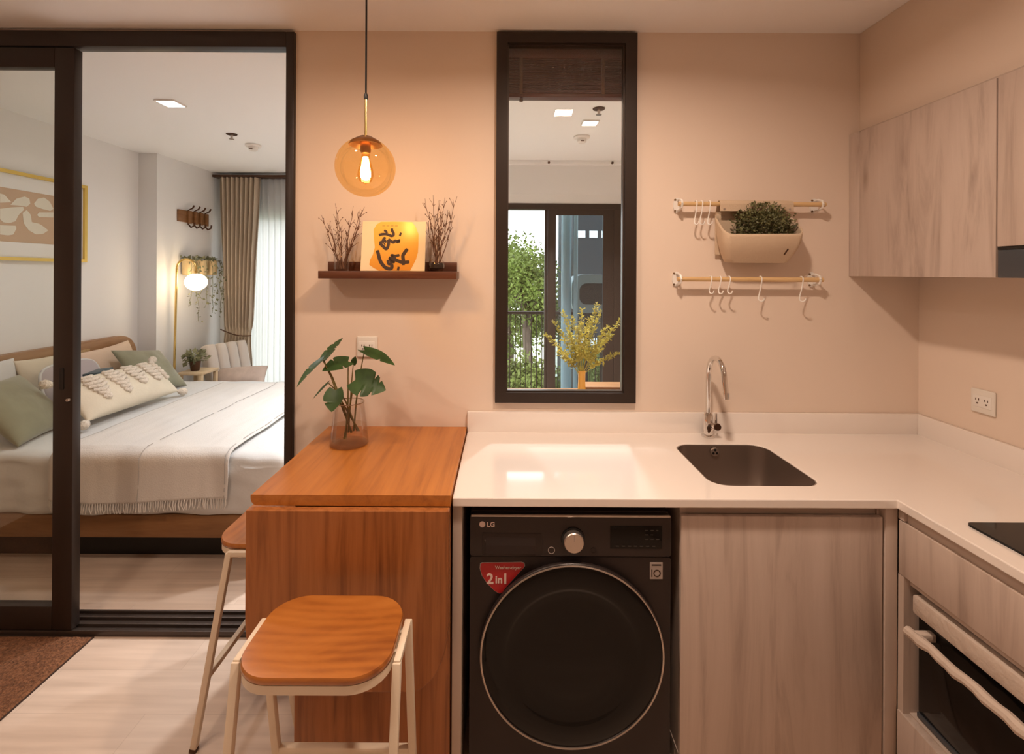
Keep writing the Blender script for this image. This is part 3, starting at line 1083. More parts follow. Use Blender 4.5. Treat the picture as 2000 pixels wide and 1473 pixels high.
for k in range(9):
    t = PI / 2 * k / 8
    prof.append((lx0 + rx_ - rx_ * math.sin(t), lz0 + rz_ - rz_ * math.cos(t)))
prof += [(lx0, lz1), (lx1, lz1)]
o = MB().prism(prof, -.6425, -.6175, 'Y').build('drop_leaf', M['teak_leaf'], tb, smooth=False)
bv = o.modifiers.new('soft', 'BEVEL'); bv.width = .003; bv.segments = 2; bv.limit_method = 'ANGLE'; bv.angle_limit = math.radians(60)
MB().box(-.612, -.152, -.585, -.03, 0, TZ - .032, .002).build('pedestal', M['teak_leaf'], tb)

# ------------------------------------------------------------------ stools
def stool():
    t = thing('bar_stool', 'ivory metal bar stool with teak seat in front of the table leaf', 'stool', (0, 0, 0), 'bar stools at the drop-leaf table')
    hw, hd = .172, .132
    def seat_fn_outline(s):
        return rrect(-hw * s, hw * s, -hd * s, hd * s, .085 * s, 8)
    mb = MB()
    lev = [(.98, .6325), (1.0, .636), (1.0, .645), (.985, .6495), (.93, .6500), (.75, .6485), (.45, .6465), (.15, .6455)]
    rings = [[mb.bm.verts.new((x, y, z)) for x, y in seat_fn_outline(s)] for s, z in lev]
    for a, b in zip(rings, rings[1:]):
        for k in range(len(a)):
            mb.bm.faces.new((a[k], a[(k + 1) % len(a)], b[(k + 1) % len(a)], b[k]))
    mb.bm.faces.new(rings[-1]); mb.bm.faces.new(rings[0][::-1])
    mb.build('seat', M['teak_seat'], t, angle=50)
    MB().prism(rrect(-hw + .002, hw - .002, -hd + .002, hd - .002, .083, 8), .612, .632, 'Z', [rrect(-hw + .006, hw - .006, -hd + .006, hd - .006, .079, 8)]).build('seat_band', M['ivory'], t)
    for s in (-1, 1):
        mb = MB().bar((s * .183, -.066, .627), (s * .183, .066, .627), .016, .016, .002, up=(0, 0, 1))
        mb.bar((s * .165, -.03, .622), (s * .183, -.03, .622), .016, .010).bar((s * .165, .03, .622), (s * .183, .03, .622), .016, .010)
        mb.build('side_rail', M['ivory'], t)
        for q in (-1, 1):
            lg = MB().bar((s * .183, q * .062, .630), (s * .183, q * .172, .004), .019, .019, .002, up=(1, 0, 0)).build('leg', M['ivory'], t)
            MB().bar((s * .183, q * .170, .014), (s * .183, q * .1725, 0), .021, .021, .002, up=(1, 0, 0)).build('foot_cap', M['bronze'], lg)
    MB().bar((-.175, .132, .236), (.175, .132, .236), .018, .018, .002, up=(0, 0, 1)).build('footrest', M['ivory'], t)
    return t


s1 = stool()
s1.location = (-.421, -.842, 0)
dup(s1, (-.80, -.303, 0), PI / 2, 'ivory metal bar stool half hidden behind the table leaf, beside the sliding door')

# ------------------------------------------------------------------ doormat
dm = thing('doormat', 'brown coir doormat lying on the floor at the sliding door', 'mat', (-2.2, -.5, 0))
MB().box(-2.95, -1.686, -1.05, -.022, 0.0005, .004).build('backing', M['felt'], dm)
random.seed(8)
def coirf(u, v):
    x = -2.945 + u * 1.254; y = -1.045 + v * 1.018
    e = min(u, v, 1 - u, 1 - v)
    return Vector((x, y, .004 + (.006 + .0035 * random.random() if e > .0001 else 0)))
MB().grid(coirf, 150, 120).build('pile', M['coir'], dm)

# ------------------------------------------------------------------ outlets
def outlet(name, label, M4):
    t = thing(name, label, 'socket', M4.translation, 'white wall sockets')
    MB().box(-.043, .043, -.043, .043, 0, .009, .004, 3).xf(M4).build('plate', M['offwhite'], t)
    ins = MB().box(-.033, .033, -.022, .022, .009, .0105, .001).xf(M4).build('insert', M['white'], t)
    mb = MB()
    for s in (-1, 1):
        mb.box(s * .016 - .0065, s * .016 - .004, .002, .010, .0102, .0112).box(s * .016 + .004, s * .016 + .0065, .002, .010, .0102, .0112)
        mb.lathe([(0, .0112), (.003, .0112), (.003, .0100)], (s * .016, -.008, 0), 10)
    mb.xf(M4).build('slots', M['bronze'], ins, smooth=False)


p = at(718, 677, 0)
outlet('wall_socket', 'white double wall socket on the back wall behind the monstera leaves', basis((p.x, -.0005, p.z), (1, 0, 0), (0, 0, 1)))
outlet('wall_socket', 'white double wall socket on the right wall above the counter', basis((RW - .0005, -.274, 1.063), (0, -1, 0), (0, 0, 1)))

# ------------------------------------------------------------------ wall shelf and what stands on it
sh = thing('wall_shelf', 'small dark walnut ledge shelf on the kitchen wall under the pendant lamp', 'shelf', (-.46, -.06, 1.496))
MB().box(-.729, -.185, -.122, -.001, 1.494, 1.524, .002).build('board', M['walnut'], sh)
MB().box(-.729, -.193, -.016, -.001, 1.5242, 1.563, .002).build('back_lip', M['walnut'], sh)
SZ = 1.5242
# calligraphy card
a, b = at(704, 531, -.095), at(831, 431, -.085)
cw, chh = b.x - a.x, b.z - SZ
tilt = math.radians(9)
MC = place((a.x, -.098, SZ + .0008), -tilt, 0, 0) @ basis((0, 0, 0), (1, 0, 0), (0, 0, 1))
cd = thing('calligraphy_card', 'cream card with brush calligraphy on a yellow wash, leaning on the shelf', 'picture', (a.x, -.098, SZ))
MB().box(0, cw, 0, chh, -.004, 0, .0006).xf(MC).build('card', M['paper'], cd, smooth=False)
def cpt(q):      # photo crop (1841 x 1473) to card plane
    return ((q[0] - 150) / (1725 - 150) * cw, (1360 - q[1]) / (1360 - 120) * chh)
wash = [(430, 330), (500, 200), (600, 135), (900, 128), (1180, 132), (1380, 140), (1470, 260), (1545, 440), (1550, 700), (1545, 900), (1500, 1080), (1420, 1250), (1370, 1350), (600, 1352), (480, 1290), (365, 1210), (375, 1090), (440, 960), (480, 780), (450, 560)]
MB().prism([cpt(q) for q in wash], 0, .0006, 'Z').xf(MC).build('yellow_wash', M['wash'], cd, smooth=False)
strokes = [([(690, 345), (735, 375), (770, 420)], 22), ([(565, 475), (640, 450), (740, 445), (820, 470), (880, 490), (925, 470), (925, 420), (890, 360), (880, 300)], 26),
           ([(1110, 405), (1085, 490)], 32), ([(720, 520), (700, 580), (690, 640)], 26), ([(650, 575), (720, 610), (750, 660)], 24),
           ([(590, 665), (640, 640), (700, 640)], 24), ([(595, 675), (660, 730), (760, 815), (805, 740), (815, 640), (805, 580)], 30), ([(690, 660), (735, 720)], 18),
           ([(800, 575), (850, 605), (930, 650), (975, 610), (1040, 640), (1065, 590), (1060, 660)], 28),
           ([(545, 850), (580, 960), (620, 1090), (680, 1190), (780, 1285), (910, 1300), (915, 1190)], 34), ([(810, 1090), (840, 1190), (900, 1160), (850, 1030), (950, 1150), (960, 1060), (900, 970), (990, 990), (1095, 965)], 26),
           ([(960, 1060), (1060, 1110), (1180, 1145), (1345, 1135)], 32), ([(1285, 810), (1210, 920), (1180, 990), (1195, 1100), (1200, 1215)], 34), ([(1090, 1255), (1070, 1345)], 36), ([(870, 1010), (930, 1080), (1010, 1030)], 20)]
mb = MB()
for pts, wd in strokes:
    pp = [Vector(q) for q in pts]
    if len(pp) > 2:
        sm_ = []
        for i in range(len(pp) - 1):
            p0, p1, p2, p3 = pp[max(i - 1, 0)], pp[i], pp[i + 1], pp[min(i + 2, len(pp) - 1)]
            for k in range(5):
                t = k / 5
                sm_.append(.5 * (2 * p1 + (p2 - p0) * t + (2 * p0 - 5 * p1 + 4 * p2 - p3) * t * t + (3 * p1 - p0 - 3 * p2 + p3) * t ** 3))
        pp = sm_ + [pp[-1]]
    wd *= 1.4
    L_, R_ = [], []
    for i, q in enumerate(pp):
        d = (pp[min(i + 1, len(pp) - 1)] - pp[max(i - 1, 0)]).normalized()
        nrm = Vector((-d.y, d.x)) * wd * (.62 if i in (0, len(pp) - 1) else 1) * .9
        L_.append(cpt(q + nrm)); R_.append(cpt(q - nrm))
    zz = .0010 + random.random() * .0003
    vl = [mb.bm.verts.new((x, y, zz)) for x, y in L_]
    vr = [mb.bm.verts.new((x, y, zz)) for x, y in R_]
    for i in range(len(vl) - 1):
        mb.bm.faces.new((vl[i], vl[i + 1], vr[i + 1], vr[i]))
mb.xf(MC).build('brush_strokes', M['darkink'], cd, smooth=False)
mb = MB()
for k in range(4):
    x, y = cpt((640 + k * 105, 235))
    mb.box(x, x + .011, y - .002, y + .002, .0008, .0012)
mb.xf(MC).build('small_caption', mat('faint_ink', (.52, .33, .05), .5), cd, smooth=False)


def twigs(c, ends, zt, seed, r=.0019):
    rnd = random.Random(seed)
    mb = MB()
    for e in ends:
        e = Vector(e)
        s = Vector((c[0] + rnd.uniform(-.012, .012), c[1] + rnd.uniform(-.01, .01), zt))
        pts = []
        for k in range(7):
            t = k / 6
            q = s.lerp(e, t)
            q += Vector((rnd.uniform(-1, 1), rnd.uniform(-1, 1), rnd.uniform(-.5, .5))) * .006 * math.sin(t * PI)
            pts.append(q)
        mb.tube(pts, [r * (1.25 - .9 * k / 6) for k in range(7)], 5)
        for k in range(2, 6):
            for _ in range(2):
                d = (pts[k] - pts[k - 1]).normalized()
                side = Vector((rnd.uniform(-1, 1), rnd.uniform(-.6, .6), rnd.uniform(.1, 1))).normalized()
                f = pts[k] + (d * .6 + side * .8) * rnd.uniform(.012, .034)
                mb.tube([pts[k], pts[k].lerp(f, .5) + Vector((rnd.uniform(-.002, .002), 0, .002)), f], [r * .7, r * .5, r * .35], 4)
                if rnd.random() < .6:
                    mb.lathe([(0, -.003), (.0023, 0), (0, .003)], f, 5)
    return mb


def tw_end(px, py, y):
    return at(px, py, y)


# left jar of twigs
p = at(667, 528, -.068)
v1 = thing('twig_vase', 'clear glass jar of bare twigs left of the calligraphy card', 'vase', (p.x, -.068, SZ), 'twig vases on the wall shelf')
MB().lathe([(0, .001), (.030, .001), (.031, .004), (.030, .060), (.034, .068), (.0325, .068), (.0285, .060), (.029, .006), (0, .005)], (p.x, -.068, SZ), 32).build('jar', M['vaseglass'], v1)
ends = [(628, 420), (640, 436), (655, 397), (660, 420), (690, 402), (704, 408), (712, 404), (668, 440), (700, 440), (646, 455), (682, 430)]
twigs((p.x, -.068), [tw_end(x, y, -.068 + random.uniform(-.035, .03)) for x, y in ends], SZ + .008, 21).build('twigs', M['twig'], v1)
p = at(853, 528, -.068)
v2 = thing('twig_vase', 'round-bellied glass jar of bare twigs right of the calligraphy card', 'vase', (p.x, -.068, SZ), 'twig vases on the wall shelf')
MB().lathe([(0, .001), (.026, .001), (.034, .012), (.035, .026), (.030, .040), (.018, .052), (.016, .062), (.019, .066), (.0175, .066), (.0145, .062), (.0165, .052), (.028, .039), (.033, .026), (.032, .013), (0, .006)], (p.x, -.068, SZ), 32).build('jar', M['vaseglass'], v2)
MB().lathe([(0, .007), (.030, .012), (.031, .024), (.028, .034), (0, .034)], (p.x, -.068, SZ), 24).build('pebbles', M['soil'], v2)
ends = [(830, 388), (846, 381), (856, 392), (869, 386), (893, 384), (888, 420), (838, 415), (862, 405), (875, 410), (848, 420), (868, 430), (836, 440)]
twigs((p.x, -.068), [tw_end(x, y, -.068 + random.uniform(-.035, .03)) for x, y in ends], SZ + .030, 33).build('twigs', M['twig'], v2)

# ------------------------------------------------------------------ pendant lamp
pY = -.43
pc = at(714, 327, pY)
pl = thing('pendant_lamp', 'amber glass globe pendant lamp hanging on a black cord above the table', 'pendant lamp', (pc.x, pY, CEIL))
PR = .0965
MB().lathe([(0, CEIL - .03), (.045, CEIL - .03), (.05, CEIL - .02), (.05, CEIL - .0005), (0, CEIL - .0005)], (pc.x, pY, 0), 28).build('ceiling_rose', M['bronze'], pl)
zt = at(713, 187, pY).z
zc = pc.z + PR * .93
MB().tube([(pc.x, pY, CEIL - .03), (pc.x, pY, zt)], .0032, 8).build('cord', M['black'], pl)
MB().lathe([(0, .008), (.005, .006), (.007, -.002), (.006, -.012), (0, -.014)], (pc.x, pY, zt), 14).build('cord_grip', M['black'], pl)
MB().tube([(pc.x, pY, zt - .008), (pc.x, pY, zc)], .0042, 10).build('stem', M['brass'], pl)
MB().lathe([(0, .012), (.02, .011), (.046, -.004), (.054, -.016), (.052, -.018), (.04, -.006), (0, .0)], (pc.x, pY, zc), 36).build('cap', M['copper'], pl)
MB().lathe([(0, .0), (.017, .0), (.017, -.038), (.013, -.044), (0, -.044)], (pc.x, pY, zc), 20).build('socket', M['copper'], pl)
prof = []
for k in range(3, 33):
    a = PI * k / 32
    prof.append((max(0, PR * math.sin(a)), PR * math.cos(a)))
MB().lathe(prof, pc, 48).build('globe', M['amber'], pl)
bz = zc - .042
bu = MB().lathe([(.012, 0), (.014, -.02), (.024, -.055), (.026, -.075), (.019, -.094), (0, -.104)], (pc.x, pY, bz), 24).build('bulb', M['amber'], pl)
MB().lathe([(0, -.012), (.008, -.014), (.012, -.035), (.0165, -.062), (.0165, -.078), (.010, -.088), (0, -.09)], (pc.x, pY, bz), 16).build('filament', M['filament'], bu)

# ------------------------------------------------------------------ monstera in a glass vase
def leaf_mesh(mb, base, tip, wid, normal, droop=.15, cuts=(), fold=.18, n=24, heart=.12):
    base, tip = Vector(base), Vector(tip)
    ax = tip - base
    L = ax.length
    ax.normalize()
    nrm = Vector(normal)
    nrm = (nrm - ax * nrm.dot(ax)).normalized()
    sd = ax.cross(nrm)
    rows = []
    for i in range(n + 1):
        t = i / n
        w_ = wid * (math.sin(PI * min(1, (t + heart) / (1 + heart)) ** .78) ** .85)
        if i == n: w_ = 0
        c = base + ax * L * t - nrm * droop * L * (t ** 2)
        r = [c]
        for s in (-1, 1):
            f = .55 if (i, s) in cuts else 1
            back = -ax * (heart * L * 1.2 * max(0, 1 - t * 4))
            r.append([c + sd * s * w_ * k * f + back * k + nrm * fold * w_ * k * k * .8 for k in (.5, 1)])
        rows.append(r)
    bm = mb.bm
    vs = []
    for r in rows:
        vs.append((bm.verts.new(r[1][1]), bm.verts.new(r[1][0]), bm.verts.new(r[0]), bm.verts.new(r[2][0]), bm.verts.new(r[2][1])))
    for a, b in zip(vs, vs[1:]):
        for k in range(4):
            bm.faces.new((a[k], a[k + 1], b[k + 1], b[k]))


vY = -.21
vp = at(682, 868, vY)
mv = thing('monstera_vase', 'green monstera cuttings in a tapered clear glass vase on the wooden table', 'plant', (vp.x, vY, TZ))
prof = [(0, .002), (.066, .002), (.0705, .006), (.0705, .012), (.064, .07), (.056, .135), (.0535, .156), (.055, .159), (.0525, .159), (.051, .155), (.0535, .135), (.0615, .07), (.068, .014), (0, .008)]
MB().lathe(prof, (vp.x, vY, TZ), 48).build('vase', M['vaseglass'], mv)
MB().lathe([(0, .0085), (.066, .012), (.061, .07), (.0605, .072), (0, .072)], (vp.x, vY, TZ), 40).build('water', M['water'], mv)
MB().tube([(vp.x + .0535 * math.cos(2 * PI * k / 40), vY + .0535 * math.sin(2 * PI * k / 40), TZ + .159) for k in range(41)], .0016, 6, cap=False).build('rim', M['thickglass'], mv)
MB().lathe([(.0, .0022), (.064, .0022), (.0695, .006), (.066, .0085), (.058, .0065), (0, .0065)], (vp.x, vY, TZ), 40).build('thick_base', M['baseglass'], mv)
foot = Vector((vp.x + .002, vY, TZ + .05))
neck = Vector((vp.x + .001, vY, TZ + .16))
LV = [  # stem end (px,py,dY), tip (px,py,dY), width, normal, droop, cuts
    ((632, 703, -.03), (668, 658, .02), .036, (-.8, -.75, .3), .05, [(8, 1), (9, 1), (11, -1), (6, -1)]),
    ((630, 702, -.05), (572, 746, -.13), .026, (-.3, -.25, .9), .20, [(7, 1), (10, -1)]),
    ((680, 706, .01), (631, 716, -.06), .036, (.15, -.55, .85), .22, [(8, 1), (5, -1)]),
    ((712, 684, .02), (772, 708, -.02), .030, (.1, -.35, .95), .10, [(9, 1)]),
    ((690, 712, .03), (694, 696, .03), .012, (0, -1, .3), .05, []),
    ((694, 742, -.04), (750, 760, -.10), .052, (.15, -.93, .42), .10, [(6, 1), (9, -1), (11, 1), (12, -1)]),
    ((655, 762, -.05), (646, 804, -.09), .038, (-.1, -1, .25), .10, [(9, 1)]),
    ((641, 748, -.03), (609, 779, -.05), .012, (-.6, -.4, .7), .05, []),
]
for (bp_, tp_, wd, nm, dr_, cuts) in LV:
    b_ = at(bp_[0], bp_[1], vY + bp_[2]); t_ = at(tp_[0], tp_[1], vY + tp_[2])
    mb = MB()
    leaf_mesh(mb, b_, t_, wd, nm, dr_, {(round(a_ * 1.5), c_) for a_, c_ in cuts})
    lf = mb.build('leaf', M['monstera'], mv, angle=80, recalc=False)
    k_ = len([c for c in mv.children if c.name.startswith('stem')])
    off = Vector((.022 * math.cos(k_ * 2.1), .022 * math.sin(k_ * 2.1), 0))
    nk = neck + Vector(((b_.x - neck.x) * .35, (b_.y - neck.y) * .35, 0)) + off * .25
    ft_ = foot + off - Vector(((b_.x - neck.x) * .15, 0, .012 * (k_ % 3)))
    mid = nk.lerp(b_, .5) + Vector((0, 0, .012))
    MB().tube([ft_, ft_.lerp(nk, .5), nk, mid, b_], [.0034, .0033, .003, .0024, .0018], 7).build('stem', M['stem'], mv)

# ------------------------------------------------------------------ utensil rails, hooks, planter
def rail(px0, px1, py, label):
    Y = -.05
    a, b = at(px0, py, Y), at(px1, py, Y)
    z = (a.z + b.z) / 2
    t = thing('utensil_rail', label, 'rail', ((a.x + b.x) / 2, -.001, z), 'wooden utensil rails on the kitchen wall')
    MB().tube([(a.x, Y, z), (b.x, Y, z)], .0095, 14).build('rod', M['rodwood'], t)
    for x in (a.x + .012, b.x - .016):
        mb = MB()
        mb.prism([(x - .017 + 0.0 + .017 * (1 + math.cos(t_ * PI / 12)), z + .031 * math.sin(t_ * PI / 12)) for t_ in range(24)], -.007, -.0005, 'Y')
        for s in (-1, 1):
            mb.tube([(x, -.005, z + s * .022), (x, -.03, z + s * .022), (x, Y - .006, z + s * .014), (x, Y - .012, z)], .0045, 8)
        br = mb.build('bracket', M['white'], t)
        mb = MB()
        for s in (-1, 1):
            mb.lathe([(0, -.0095), (.0042, -.009), (.0045, -.006), (0, -.006)], (x - .010, 0, z + s * .023), 10, 'Y')
        mb.build('screw', M['screw'], br)
    return z, Y


z1_, RY = rail(1325, 1612, 399, 'upper wooden utensil rail on the wall carrying the felt planter')
z2_, _ = rail(1323, 1607, 546, 'lower wooden utensil rail on the wall with five hooks')


def s_hook(x, z, length, turn, label, grp):
    t = thing('s_hook', label, 'hook', (x, RY, z), grp)
    pts = []
    r = .0128
    ca, sa = math.cos(turn), math.sin(turn)
    for k in range(9):          # over the rod, from the back to the front
        a = math.radians(-20 + 200 * k / 8)
        pts.append((0, r * math.cos(a), r * math.sin(a)))
    zb = -length
    for k in range(1, 4):
        pts.append((0, -r + .004 * k, zb * .28 * k))
    r2 = .011
    for k in range(8):
        a = math.radians(180 + 190 * k / 7)
        # lower curl swings out to the front
        pts.append((0, -r + .001 - r2 * (1 + math.cos(a)) + .012, zb - r2 * math.sin(-a) * 1.0 - .002))
    o = []
    for (px_, py_, pz_) in pts:
        f = min(1, max(0, -pz_ / length))          # lower part turned about the vertical
        o.append((x + (py_ + r) * -sa * f + px_, RY + py_ * (1 - f) + f * (-r + (py_ + r) * ca), z + pz_))
    MB().tube(o, .0026, 8).build('wire', M['white'], t)
    return t


G1 = 'white hooks on the upper rail'
G2 = 'white hooks on the lower rail'
for px, lab in ((1359, 'white S-hook on the upper rail, nearest the left bracket'), (1370, 'middle white S-hook of the three on the upper rail'), (1385, 'white S-hook on the upper rail next to the felt planter')):
    s_hook(at(px, 399, RY).x, z1_, .072, .5, lab, G1)
for px, ln, tr, lab in ((1388, .045, .5, 'white S-hook on the lower rail, nearest the left bracket'), (1406, .045, .5, 'second white S-hook from the left bracket on the lower rail'), (1424, .045, .5, 'third white S-hook from the left bracket on the lower rail'),
                       (1485, .075, .8, 'white S-hook alone in the middle of the lower rail'), (1565, .075, .8, 'white S-hook on the lower rail nearest the right bracket')):
    s_hook(at(px, 545, RY).x, z2_, ln, tr, lab, G2)

pt = thing('felt_planter', 'beige felt pocket planter with a bushy green plant hanging from the upper rail', 'planter', (1.03, -.05, 1.57))
PX0, PX1, PB = .868, 1.186, 1.556
mb = MB()
def rim(y):     # back high, front low
    return 1.768 + (1.678 - 1.768) * min(1, max(0, (-.020 - y) / .108))
NR = 10
rings = []
for i in range(NR + 1):
    t = i / NR
    sh_ = 1 - .22 * (1 - t) ** 2.2
    fr = .108 * (1 - .45 * (1 - t) ** 2)
    xm = (PX0 + PX1) / 2
    hx = (PX1 - PX0) / 2 * sh_
    ring = []
    for x, y in rrect(xm - hx, xm + hx, -.020 - fr, -.020, .028, 6):
        z = PB + t * (rim(y) - PB) + (.02 * (1 - t) * (1 - (-.020 - y) / .108))
        z += .003 * math.sin(x * 60) * t
        ring.append(mb.bm.verts.new((x, y, z)))
    rings.append(ring)
for a, b in zip(rings, rings[1:]):
    for k in range(len(a)):
        mb.bm.faces.new((a[k], a[(k + 1) % len(a)], b[(k + 1) % len(a)], b[k]))
mb.bm.faces.new(rings[0][::-1])
o = mb.build('pocket', M['fabric_pot'], pt, angle=60)
sm = o.modifiers.new('thick', 'SOLIDIFY'); sm.thickness = .004; sm.offset = -1
MB().prism([(RY - .0125, z1_ - .03), (RY - .0125, z1_), (RY - .009, z1_ + .010), (RY, z1_ + .0135), (RY + .009, z1_ + .010), (RY + .012, z1_), (-.024, 1.765), (-.020, 1.765), (-.020, 1.60), (-.016, 1.60), (-.016, 1.77), (RY + .0145, z1_), (RY + .010, z1_ + .012), (RY, z1_ + .0155), (RY - .010, z1_ + .012), (RY - .0145, z1_), (RY - .0145, z1_ - .03)], .878, 1.176, 'X').build('hanging_flap', M['fabric_pot'], pt, smooth=False)
p = at(1535, 492, -.125)
MB().bar((p.x - .008, -.1265, p.z - .012), (p.x + .008, -.1275, p.z + .012), .005, .002).build('cloth_tag', M['bronze'], pt)
mb = MB()
for x in (.895, 1.16):
    mb.lathe([(0, -.002), (.005, -.001), (.005, 0)], (x, RY - .0145, z1_ - .022), 12, 'Y')
mb.build('press_stud', M['silver'], pt)
MB().prism(rrect(.925, 1.13, -.098, -.034, .02, 4), 1.64, 1.655).build('soil', M['soil'], pt)


def leaf_cloud(mb, n, fn, size, rnd, elong=2.0):
    bm = mb.bm
    for _ in range(n):
        p, out = fn(rnd)
        d = (Vector((rnd.gauss(0, 1), rnd.gauss(0, 1), rnd.gauss(0, 1))) * .8 + out).normalized()
        s = d.cross(Vector((rnd.gauss(0, 1), rnd.gauss(0, 1), rnd.gauss(0, 1))))
        if s.length < 1e-3: continue
        s.normalize()
        L = size * rnd.uniform(.7, 1.3)
        W = L / elong
        nn = d.cross(s)
        a = bm.verts.new(p); b = bm.verts.new(p + d * L * .5 + s * W * .5 + nn * L * .06); c = bm.verts.new(p + d * L); e = bm.verts.new(p + d * L * .5 - s * W * .5 + nn * L * .06)
        bm.faces.new((a, b, c)); bm.faces.new((a, c, e))


rnd = random.Random(5)
def herb(r):
    while True:
        q = Vector((r.uniform(-1, 1), r.uniform(-1, 1), r.uniform(-1, 1)))
        if .35 < q.length < 1: break
    c = Vector((1.045, -.078, 1.715))
    lump = 1 + .25 * noise.noise(q * 3)
    return c + Vector((q.x * .118, q.y * (.036 if q.z < 0 else .055), q.z * .088)) * lump, q
mb = MB()
leaf_cloud(mb, 2600, herb, .013, rnd, 1.7)
pp = mb.build('foliage', M['thyme'], pt, smooth=False, recalc=False)

# ------------------------------------------------------------------ bedroom: bed
BY0, BY1, BXF, BH = .43, 2.05, -1.10, .59
bd = thing('bed', 'oak double bed with a rounded rattan-panel headboard in the bedroom', 'bed', (-2.1, 1.24, 0))
mb = MB().box(-3.08, BXF - .0, BY0, BY0 + .035, .160, .276, .006).box(-3.08, BXF, BY1 - .035, BY1, .160, .276, .006).box(BXF - .035, BXF, BY0 + .035, BY1 - .035, .160, .276, .006)
mb.box(-3.06, BXF - .035, BY0 + .035, BY1 - .035, .20, .26)
mb.build('frame', M['bedwood'], bd)
MB().box(-3.0, BXF - .15, BY0 + .13, BY1 - .13, 0, .2).build('plinth', M['black'], bd)
HY0, HY1, HZ = .36, 2.0, .995
def head_poly(ins, r):
    y0, y1, z1 = HY0 + ins, HY1 - ins, HZ - ins
    pts = [(y0, .25), (y1, .25)]
    for k in range(9):
        a = PI / 2 * k / 8
        pts.append((y1 - r + r * math.cos(a), z1 - r + r * math.sin(a)))
    for k in range(9):
        a = PI / 2 + PI / 2 * k / 8
        pts.append((y0 + r + r * math.cos(a), z1 - r + r * math.sin(a)))
    return pts
hbd = MB().prism(head_poly(0, .17), -3.128, -3.075, 'X').build('headboard', M['headwood'], bd)
w_ = (HY1 - HY0 - .10) / 4
for k in range(4):
    ya = HY0 + .05 + k * w_ + .02; yb = ya + w_ - .04
    zt_ = HZ - .055 - (.05 if k in (0, 3) else 0)
    MB().box(-3.076, -3.071, ya, yb, .45, zt_, .002).build('rattan_panel', mat('rattan_weave', (.50, .34, .17), .8, vary=.2, scale=120, bump=.6, bscale=140), hbd)
def mdisp(p):
    return Vector((0, 0, 0))
mb = rbox_fn(BXF + 3.06 - .14, BY1 - BY0 - .14, .25, .05, 6)
mb.xf(place(((BXF - 3.14) / 2, (BY0 + BY1) / 2, .26 + .127))).build('mattress', M['sheet'], bd, angle=60)


def bdisp(p):
    n1 = noise.noise(Vector((p.x * 3.2, p.y * 2.2, p.z * 3 + 4))) * .018
    n2 = noise.noise(Vector((p.x * 9 + p.y * 5, p.y * 4 - p.x * 3, p.z * 14))) * .011
    side = 1.7 if p.z < .11 else .8
    lo_ = max(0, (.10 - p.z) / .25)
    return Vector((n1 * .5 * side + n2 * side * .5, (n1 + n2) * side * .6 + .010 * lo_ * math.sin(p.x * 22 + 3 * p.z), (n1 + n2) * (.55 if p.z > .1 else 0)))
sx, sy, sz = BXF + 2.98 + .03, BY1 - BY0 + .03, .322
mb = rbox_fn(sx, sy, sz, .055, 46, bdisp)
mb.xf(place((-2.98 + sx / 2 - .015, (BY0 + BY1) / 2, BH - sz / 2)))
for v in mb.bm.verts:
    if v.co.z < .285:
        v.co.z = .282
bs = mb.build('bedspread', M['sheet'], None, angle=80)
tag(bs, 'crumpled white bedspread covering the double bed', 'bedspread')

TB0, TB1 = -2.27, -1.377
def throw_fn(u, v):
    # u along X, v across the bed from the hanging near end to the far side
    L1 = .185
    s = v * (L1 + 1.50)
    x = TB0 + (TB1 - TB0) * u + .012 * noise.noise(Vector((u * 4, v * 6, 2)))
    w1_ = .008 * noise.noise(Vector((x * 7, s * 5, 1))) + .004 * noise.noise(Vector((x * 22, s * 3, 5)))
    hang = L1 + .015 * math.sin(u * 5)
    top = BH + .016
    yf = BY0 - .034
    R = .055
    if s < hang:
        return Vector((x, yf + w1_ - .006 * (1 - s / hang), top - R - (hang - s)))
    s2 = s - hang
    if s2 < R * PI / 2:
        a = s2 / R
        return Vector((x, yf + R - R * math.cos(a) + w1_ * .5, top - R + R * math.sin(a) + w1_ * .3))
    return Vector((x, yf + R + s2 - R * PI / 2, top + w1_ * .8 + .006))
tw = thing('throw_blanket', 'cream fringed throw blanket laid across the bed over its near side', 'blanket', (-1.8, .4, .4))
o = MB().grid(throw_fn, 60, 130).build('cloth', M['throw'], tw, angle=80)
sm = o.modifiers.new('thick', 'SOLIDIFY'); sm.thickness = .006; sm.offset = 1
mb = MB()
rnd = random.Random(2)
for k in range(70):
    u = (k + .5) / 70
    p = throw_fn(u, 0)
    mb.tube([p + Vector((0, -.004, .004)), p + Vector((rnd.uniform(-.004, .004), -.008, -.022)), p + Vector((rnd.uniform(-.009, .009), -.006, -.048))], [.0028, .0035, .002], 5)
mb.build('fringe', M['throw'], tw)
mb = MB()
for u in (.5, .985):
    pts = [throw_fn(u, v) + Vector((0, -.009 if v < .13 else 0, .011 if v >= .09 else 0)) for v in [k / 90 for k in range(0, 91)]]
    seg = []
    for k in range(0, 90, 1):
        if rnd.random() < .8:
            mb.tube([pts[k], pts[k + 1]], .0019, 4)
mb.build('stitching', M['seam'], tw)


# pillows: placed by centre, with a long axis (xa) and an up axis (ya)
def pillow_at(name, label, m, c, xa, ya, a, b, t, grp='pillows on the bed', seed=0, pinch=.07, wr=.012):
    Mx = basis(c, xa, ya)
    root = thing(name, label, 'pillow', c, grp)
    o = pillow(a, b, t, seed=seed, pinch=pinch, wrinkle=wr).xf(Mx).build('cover', m, root, angle=80, weld=True)
    return root, Mx


def lean(deg):     # up axis of a pillow leaning back towards the headboard (-X)
    a = math.radians(deg)
    return (-math.sin(a), 0, math.cos(a))


